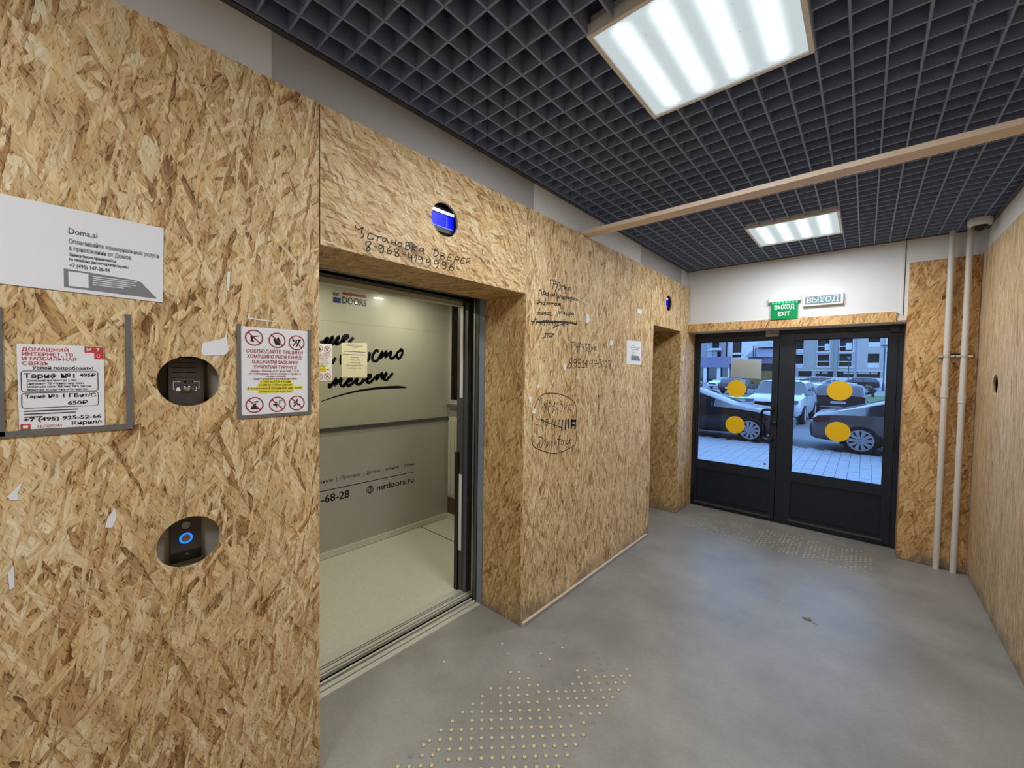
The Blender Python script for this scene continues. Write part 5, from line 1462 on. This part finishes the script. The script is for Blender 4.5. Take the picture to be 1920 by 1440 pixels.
def make_car(name, label, group, loc, rotz, st, paint, axles, hw, r=.34, spokes=10, front='sedan', plate_rear=True, roofrail=False):
    """stations (x, z_bottom, z_belt, z_top, half_width, half_top, side_glass, top_glass); x runs from rear to front.
    The glass flags speak of the stretch from this station to the next."""
    root = thing(name, label, 'car', loc, group, rotz)
    rings = []
    for (x, zb, ze, zt, w, wt, sg, tg) in st:
        zm = zb + (ze - zb) * .55
        half = [(0, zb), (w * .88, zb), (w * .97, zb + .10), (w, zm), (w * .975, ze), (wt + (w - wt) * .12, zt - (zt - ze) * .16), (wt * .86, zt - .012), (0, zt)]
        rings.append([(x, a, b) for a, b in half])
    body, side, topg = MB(), MB(), MB()
    for sgn in (1, -1):
        for i in range(len(rings) - 1):
            A, B = rings[i], rings[i + 1]
            for k in range(7):
                tgt = body
                if k == 4 and st[i][6]: tgt = side
                if k in (5, 6) and st[i][7]: tgt = topg
                q = [A[k], B[k], B[k + 1], A[k + 1]]
                tgt.add([(a, sgn * b, c) for a, b, c in q], [(0, 1, 2, 3)])
    for R_ in (rings[0], rings[-1]):
        body.add([(a, b, c) for a, b, c in R_] + [(a, -b, c) for a, b, c in R_[::-1]], [tuple(range(16))])
    def fin(mb, nm, mat):
        me = bpy.data.meshes.new(nm); me.from_pydata(mb.v, [], mb.f)
        bm = bmesh.new(); bm.from_mesh(me); bmesh.ops.remove_doubles(bm, verts=bm.verts, dist=1e-4)
        bmesh.ops.recalc_face_normals(bm, faces=bm.faces)
        for f in bm.faces: f.smooth = True
        bm.to_mesh(me); bm.free(); me.materials.append(M[mat]); me.set_sharp_from_angle(angle=math.radians(40))
        o = link(nm, me); o.parent = root; return o
    bo = fin(body, 'car_body', paint)
    if side.f: fin(side, 'side_window', 'car_glass')
    if topg.f: fin(topg, 'windscreen', 'car_glass')
    for ax in axles:
        for sd in (1, -1):
            fr = lambda u, v, d, ax=ax, sd=sd: (ax + u, sd * (hw - .02 + d), r + v)
            arch = [(math.cos(a) * r * 1.16, math.sin(a) * r * 1.16) for a in [math.radians(k) for k in range(-20, 201, 20)]]
            o = link('wheel_arch', MB().prism(arch, fr, -.14, .012).mesh('wheel_arch', 'rim_dark')); o.parent = bo
            wheel_parts(root, ax, sd * (hw - .066), sd, r, spokes=spokes)
    L = st[-1][0]
    def part(nm, mb, mat):
        o = link(nm, mb.mesh(nm, mat)); o.parent = root; return o
    return root, part, L

# warm grey fastback, rear wheel in view (rear at x = 0)
FAST = [(.00, .42, .60, .64, .70, .60, 0, 0), (.03, .34, .68, .73, .82, .66, 0, 0), (.10, .30, .80, .88, .87, .70, 0, 0), (.16, .28, .86, .93, .89, .70, 0, 0), (.45, .26, .90, .98, .92, .68, 0, 1),
        (.95, .24, .92, 1.12, .935, .70, 0, 1), (1.06, .23, .925, 1.155, .935, .70, 1, 1), (1.25, .22, .93, 1.22, .935, .69, 1, 1), (1.45, .22, .935, 1.28, .935, .69, 1, 0), (2.00, .20, .94, 1.40, .935, .69, 0, 0), (2.06, .20, .94, 1.41, .935, .69, 1, 0), (2.42, .20, .93, 1.415, .93, .69, 0, 0),
        (2.48, .20, .93, 1.40, .93, .69, 1, 1), (3.00, .20, .925, 1.19, .93, .70, 0, 1), (3.44, .22, .91, 1.01, .92, .66, 0, 0), (4.10, .24, .84, .92, .90, .66, 0, 0), (4.60, .26, .71, .78, .82, .60, 0, 0), (4.80, .34, .58, .63, .68, .50, 0, 0)]
def dress(part, L, hw, rear=True, tail='taillight'):
    for s in (1, -1):
        part('tail_light', MB().prism([(.05, .80), (.42, .86), (.40, .74), (.12, .70)], lambda u, v, d, s=s: (u, s * (hw - .055 + d), v), -.04, .035), tail)
        part('door_handle', MB().box(1.72, 1.92, s * (hw - .03), s * (hw + .012), .84, .865), 'rim')
        part('mirror', MB().box(2.80, 2.98, s * (hw - .02), s * (hw + .17), .93, 1.07), 'car_glass')
        part('head_light', MB().prism([(L - .62, .72), (L - .12, .66), (L - .16, .56), (L - .40, .60)], lambda u, v, d, s=s: (u, s * (hw - .16 + d), v), -.06, .05), 'headlight')
    part('number_plate', MB().box(-.012, .06, -.26, .26, .50, .61), 'plateno')

root, part, L = make_car('parked_car', 'warm grey fastback car, rear half filling the right pane', 'cars outside the door', (.55, 13.38, G0 - .03), 0, FAST, 'car_grey', (.99, 3.80), .93)
dress(part, L, .93)
root, part, L = make_car('parked_car', 'dark brown saloon car, front half behind the left pane', 'cars outside the door', (-4.68, 13.38, G0 - .03), 0, FAST, 'car_dark', (.99, 3.94), .93)
dress(part, L, .93)

SUV = [(.00, .45, .80, .86, .78, .66, 0, 0), (.06, .36, .98, 1.10, .90, .72, 0, 1), (.40, .30, 1.04, 1.52, .93, .77, 1, 1), (.55, .30, 1.05, 1.60, .93, .77, 1, 0), (1.55, .28, 1.05, 1.65, .94, .77, 0, 0), (1.62, .28, 1.05, 1.65, .94, .77, 1, 0), (2.55, .28, 1.04, 1.62, .94, .77, 0, 0),
       (2.62, .28, 1.04, 1.60, .94, .77, 1, 1), (3.25, .28, 1.03, 1.20, .93, .77, 0, 1), (3.45, .30, 1.02, 1.10, .93, .77, 0, 0), (4.25, .32, .94, 1.03, .90, .72, 0, 0), (4.58, .36, .84, .92, .82, .66, 0, 0), (4.68, .44, .70, .78, .72, .6, 0, 0)]
def dress_suv(part, L, hw):
    part('grille', MB().box(L - .09, L + .012, -.52, .52, .70, .84), 'car_glass')
    part('lower_grille', MB().box(L - .05, L + .018, -.60, .60, .44, .54), 'rim_dark')
    part('number_plate', MB().box(L - .01, L + .03, -.26, .26, .54, .64), 'plateno')
    for s in (1, -1):
        part('head_light', MB().box(L - .30, L - .04, s * .56, s * .84, .80, .92), 'headlight')
        part('fog_light', MB().box(L - .16, L - .005, s * .60, s * .74, .58, .66), 'rim_dark')
        part('mirror', MB().box(2.95, 3.15, s * (hw - .02), s * (hw + .20), 1.06, 1.22), 'car_white')
        part('tail_light', MB().box(.02, .14, s * (hw - .26), s * (hw - .03), .92, 1.06), 'taillight')
        part('roof_rail', MB().box(.6, 2.6, s * .60, s * .64, 1.64, 1.69), 'rim_dark')
def face(dx, dy): return math.atan2(dy, dx)
def car_at(front, heading, L):
    c, s = math.cos(heading), math.sin(heading)
    return (front[0] - L * c, front[1] - L * s)
h = math.radians(-92); p = car_at((-1.05, 17.6), h, 4.68)
root, part, L = make_car('parked_car', 'white SUV facing the door behind the dark saloon', 'cars outside the door', (p[0], p[1], G0 - .03), h, SUV, 'car_white', (.9, 3.65), .92, .36)
dress_suv(part, L, .93)
h = math.radians(89); p = (.72, 22.6)
HATCH = [(a, b, c * .93, d_ * .89, e, f_, g, k) for a, b, c, d_, e, f_, g, k in SUV]
root, part, L = make_car('parked_car', 'dark plum hatchback seen from behind, between the SUV and the grey fastback', 'cars outside the door', (p[0], p[1], G0 - .03), h, HATCH, 'car_plum', (.85, 3.5), .92, .33)
part('number_plate', MB().box(-.012, .05, -.26, .26, .62, .73), 'plateno')
for s in (1, -1):
    part('tail_light', MB().box(-.005, .16, s * .60, s * .90, .82, .94), 'taillight')
    part('mirror', MB().box(2.8, 2.98, s * .92, s * 1.10, .98, 1.12), 'car_glass')
part('bumper_strip', MB().box(-.016, .05, -.62, .62, .46, .50), 'rim')

def small_car(label, x, y, heading, st, paint, kind='sedan'):
    root, part, L = make_car('parked_car', label, 'cars parked far off', (x, y, G0), heading, st, paint, (.95, 3.7), .92, .33, spokes=6)
    for s in (1, -1):
        part('head_light', MB().box(L - .36, L - .10, s * .50, s * .78, .62, .76), 'headlight')
        part('mirror', MB().box(2.95, 3.12, s * .90, s * 1.08, .95, 1.08), paint)
    part('grille', MB().box(L - .12, L + .01, -.45, .45, .52, .66), 'car_glass')
    part('number_plate', MB().box(-.012, .05, -.26, .26, .52, .62), 'plateno')
small_car('white far saloon facing left at the left pane edge', -10.7, 57.0, math.radians(250), FAST, 'car_white')
small_car('grey-green car cut by the left edge of the left pane', -12.6, 49.5, math.radians(200), FAST, 'car_green')
small_car('dark far car whose wheel shows left of the upper left disc', -7.7, 40.0, math.radians(80), HATCH, 'car_plum')
small_car('white far saloon at the left edge of the right pane', -6.0, 56.0, math.radians(-20), FAST, 'car_white')
small_car('silver far car beside the white far saloon', .9, 60.0, math.radians(195), FAST, 'car_silver')
small_car('silver far estate car behind the row', -1.2, 64.5, math.radians(184), SUV, 'car_silver')
small_car('dark far car behind the upper right disc', 3.0, 68.5, math.radians(180), SUV, 'car_plum')

# ------------------------------------------------------------------ person stooping on the far grass
def skin_body(name, joints, edges, mat, parent):
    me = bpy.data.meshes.new(name)
    me.from_pydata([j[:3] for j in joints], edges, [])
    o = link(name, me); o.parent = parent
    md = o.modifiers.new('skin', 'SKIN')
    for i, j in enumerate(joints):
        me.skin_vertices[0].data[i].radius = (j[3], j[3])
    me.skin_vertices[0].data[0].use_root = True
    sb = o.modifiers.new('sub', 'SUBSURF'); sb.levels = 1; sb.render_levels = 2
    me.materials.append(M[mat]); return o
t = thing('person', 'person in dark clothes and a cap crouching on the far grass', 'person', (1.95, 44.0, G0 + .08))
J = [(.36, 0, .30, .20), (.26, 0, .50, .23), (.02, 0, .70, .22), (-.14, 0, .80, .07), (-.22, 0, .88, .10),
     (.00, .22, .64, .08), (-.14, .28, .40, .055), (-.22, .20, .20, .045), (.00, -.22, .64, .08), (-.14, -.28, .40, .055), (-.22, -.20, .20, .045),
     (.02, .18, .40, .11), (.22, .19, .10, .07), (.04, .20, .05, .05), (.02, -.18, .40, .11), (.22, -.19, .10, .07), (.04, -.20, .05, .05)]
E_ = [(0, 1), (1, 2), (2, 3), (3, 4), (2, 5), (5, 6), (6, 7), (2, 8), (8, 9), (9, 10), (0, 11), (11, 12), (12, 13), (0, 14), (14, 15), (15, 16)]
skin_body('body', J, E_, 'jacket', t)
hm = MB().lathe([(.02, -.13), (.08, -.10), (.095, 0), (.085, .08), (.03, .12)], lambda u, v, d: (-.25 + u, v, .92 + d), 16).mesh('face', 'skin', smooth=True)
o = link('head', hm); o.parent = t
hm = MB().lathe([(.105, .02), (.108, .06), (.08, .12), (.02, .14)], lambda u, v, d: (-.25 + u, v, .92 + d), 16).mesh('cap', 'hat', smooth=True)
o = link('cap', hm); o.parent = t

# ------------------------------------------------------------------ lamp posts and mast
def lamp_post(x, y, h, label):
    t = thing('lamp_post', label, 'lamp post', (x, y, G0), 'lamp posts outside')
    def P(nm, mb, mat='post'):
        o = link(nm, mb.mesh(nm, mat, smooth=True)); o.parent = t
    P('pole', MB().tube([(0, 0, 0), (0, 0, .9), (0, 0, 1.0), (0, 0, h - .5)], [.11, .11, .07, .06], 12))
    P('lantern', MB().tube([(0, 0, h - .5), (0, 0, h - .12)], [.07, .26], 12), 'headlight')
    P('lantern_cap', MB().tube([(0, 0, h - .12), (0, 0, h)], [.42, .30], 14))
lamp_post(3.25, 65.6, 5.6, 'dark lamp post nearest the right edge of the right pane')
lamp_post(4.15, 82.0, 5.4, 'second dark lamp post, slightly farther and shorter in view')
lamp_post(-.65, 92.0, 5.2, 'slim far lamp post in front of the unfinished windows')
o = MB().tube([(.45, 79, G0), (.45, 79, 14)], [.17, .15], 14).build('mast', 'steelblue', smooth=True); tag(o, 'thick blue-grey mast rising past the pane top', 'mast')

# ------------------------------------------------------------------ unfinished concrete building
BY = 100.0
bld = thing('building', 'unfinished raw concrete building with open window holes', 'building', (-4, BY, G0))
wins = []
for x0, x1, z0, z1 in ((-10.9, -8.0, 6.9, 8.9), (-10.9, -7.98, 3.9, 5.72), (-5.70, -3.85, 6.35, 8.9), (-5.66, -3.84, 3.40, 5.72), (-2.29, -.40, 6.27, 8.9), (-2.31, -.47, 3.36, 5.77), (1.83, 3.41, 7.9, 8.9), (1.83, 3.41, 4.04, 5.75),
                       (-14.9, -13.0, 3.4, 5.72), (-14.9, -13.0, 6.4, 8.9)):
    wins.append((x0, x1, z0, z1))
plate('facade', rect(-16.5, 45, 2.50, 14), [rect(*w) for w in wins] + [rect(a, b, c + 3.35, d_ + 3.1) for a, b, c, d_ in wins if c > 6], on_far(BY), -.3, 0, 'concrete', bld)
MB().box(-16.5, 45, BY + .6, BY + 6, G0, 14).build('dark_interior', 'void', bld)
for (x0, x1, z0, z1) in wins:
    if x0 > 0 or x0 < -6.5 and x0 > -12:
        nb = 3
        for r_ in range(2):
            for k in range(nb):
                w = (x1 - x0) / nb
                MB().box(x0 + k * w + .02, x0 + (k + 1) * w - .02, BY - .03, BY + .2, z0 - .85 + r_ * .42, z0 - .46 + r_ * .42).build('block', 'block', bld)
    else:
        for a, b, c, d_ in ((x0 - .10, x0, z0 - .1, z1), (x1, x1 + .10, z0 - .1, z1), (x0 - .3, x1 + .3, z0 - .28, z0 - .02)):
            MB().box(a, b, BY - .18, BY + .05, c, d_).build('window_surround', 'concrete_lt', bld)
        MB().box(x0, x1, BY + .05, BY + .12, z0 + .9, z0 + 1.02).build('guard_rail', 'plateno', bld)
for a, b in ((-4.6, -3.9), (-1.4, -.5)):
    MB().box(a, b, BY + .1, BY + .3, 6.55, 7.9).build('stacked_board', 'block', bld)
MB().box(1.85, 3.40, BY + .05, BY + .15, 6.9, 7.85).build('stacked_board', 'block', bld)
MB().box(-3.08, -2.52, BY - .5, BY - .01, G0, 14).build('column', 'steelblue', bld)
for x in (-9.0, -6.2, 3.9): MB().box(x - .3, x + .3, BY - .02, BY + .4, G0, 2.5).build('column', 'concrete', bld)
MB().box(-16.5, 45, BY - .08, BY - .001, 2.42, 2.56).build('slab_edge', 'concrete_lt', bld)
MB().box(4.2, 45, BY - .3, BY - .01, G0, 14).build('end_wall', 'concrete_lt', bld)
for x0, x1 in ((-1.6, .3), (.5, 2.2), (2.3, 3.3), (-5.9, -5.2), (-4.9, -4.0)):
    MB().box(x0, x1, BY + .45, BY + .55, 1.95, 2.35).build('far_opening', 'block', bld)
t = thing('fence', 'low pale concrete fence in front of the unfinished building', 'fence', (-3, 96, G0))
for k in range(9):
    MB().box(-16 + k * 3.0, -13.04 + k * 3.0, 95.9, 96.1, G0, 1.25).build('fence_panel', 'concrete_lt', t)

b2 = thing('building', 'violet grey apartment house with balconies behind the left pane', 'building', (-24, 90, G0))
BF2 = on_far(90.0)
w2 = [rect(-23.6, -22.95, 6.5, 7.9), rect(-23.55, -22.4, 5.2, 6.33), rect(-22.35, -21.62, 5.1, 6.2), rect(-21.5, -20.8, 5.1, 6.2), rect(-22.5, -21.2, 6.95, 8.2)]
plate('facade', rect(-34, -19.98, 5.05, 14), w2, BF2, -.3, 0, 'greyclad', b2)
MB().box(-34, -20.2, 90.5, 95, G0, 14).build('dark_interior', 'void', b2)
for x0, x1, z0, z1 in ((-23.6, -22.95, 6.5, 7.9), (-23.55, -22.4, 5.2, 6.33), (-22.35, -21.62, 5.1, 6.2)):
    MB().box(x0, x1, 90.1, 90.15, z0, z1).build('window', 'headlight', b2)
    MB().box(x0 - .1, x1 + .1, 89.9, 90.0, z0 - .12, z0).build('window_sill', 'concrete_lt', b2)
MB().box(-22.65, -20.65, 88.9, 89.99, 6.45, 6.86).build('balcony', 'concrete_lt', b2)
MB().box(-22.7, -20.6, 88.9, 89.99, 10.2, 10.6).build('balcony', 'concrete_lt', b2)
MB().box(-34, -18.85, 89.2, 89.99, 2.90, 5.06).build('cladding_band', 'purple', b2)
for x in (-23.9, -21.3, -19.3): MB().box(x, x + .6, 89.4, 90.0, G0, 2.9).build('pillar', 'concrete_lt', b2)
MB().box(-34, -19, 90.2, 90.4, G0, 2.9).build('shop_front', 'car_glass', b2)
b3 = thing('building', 'pale concrete block with one tall window strip behind the blank sheet', 'building', (-18, 92, G0))
plate('facade', rect(-19.9, -11.5, G0, 14), [rect(-18.95, -17.3, 4.95, 5.5), rect(-18.95, -17.3, 5.95, 8.6), rect(-18.95, -17.3, 9.2, 12)], on_far(91.0), -.3, 0, 'concrete_lt', b3)
MB().box(-19.9, -11.5, 91.6, 95, G0, 14).build('dark_interior', 'void', b3)
MB().box(-19.2, -17.0, 90.7, 90.99, 5.56, 5.92).build('balcony', 'concrete_lt', b3)

t = thing('shed', 'olive boarded shed with slate grey hipped roof behind the white SUV', 'shed', (-7, 47, G0))
for k in range(10):
    MB().box(-9.1 + k * .43, -8.68 + k * .43, 46.5, 46.56, G0, 2.0).build('wall_board', 'olive', t)
MB().box(-9.1, -4.8, 46.57, 50, G0, 2.0).build('wall_core', 'olive', t)
MB().box(-9.1, -4.8, 46.45, 50, 2.0, 2.7).build('dark_band', 'void', t)
MB().box(-7.4, -4.6, 46.40, 50.2, 2.7, 3.36).build('fascia_board', 'purple', t)
m = MB().add([(-7.7, 46.2, 3.36), (-4.4, 46.2, 3.36), (-4.4, 50.2, 3.36), (-7.7, 50.2, 3.36), (-7.0, 47.6, 4.35), (-5.2, 47.6, 4.35), (-5.2, 48.8, 4.35), (-7.0, 48.8, 4.35)], [(0, 1, 5, 4), (1, 2, 6, 5), (2, 3, 7, 6), (3, 0, 4, 7), (4, 5, 6, 7), (3, 2, 1, 0)])
m.build('roof', 'shedroof', t)
for x in (-6.95, -6.75): MB().tube([(x, 46.3, 3.3), (x, 46.3, 4.5)], .05, 8).build('vent_pipe', 'post', t, smooth=True)
MB().box(-6.8, -5.0, 47.2, 48.6, 4.36, 4.9).build('roof_box', 'concrete_lt', t)
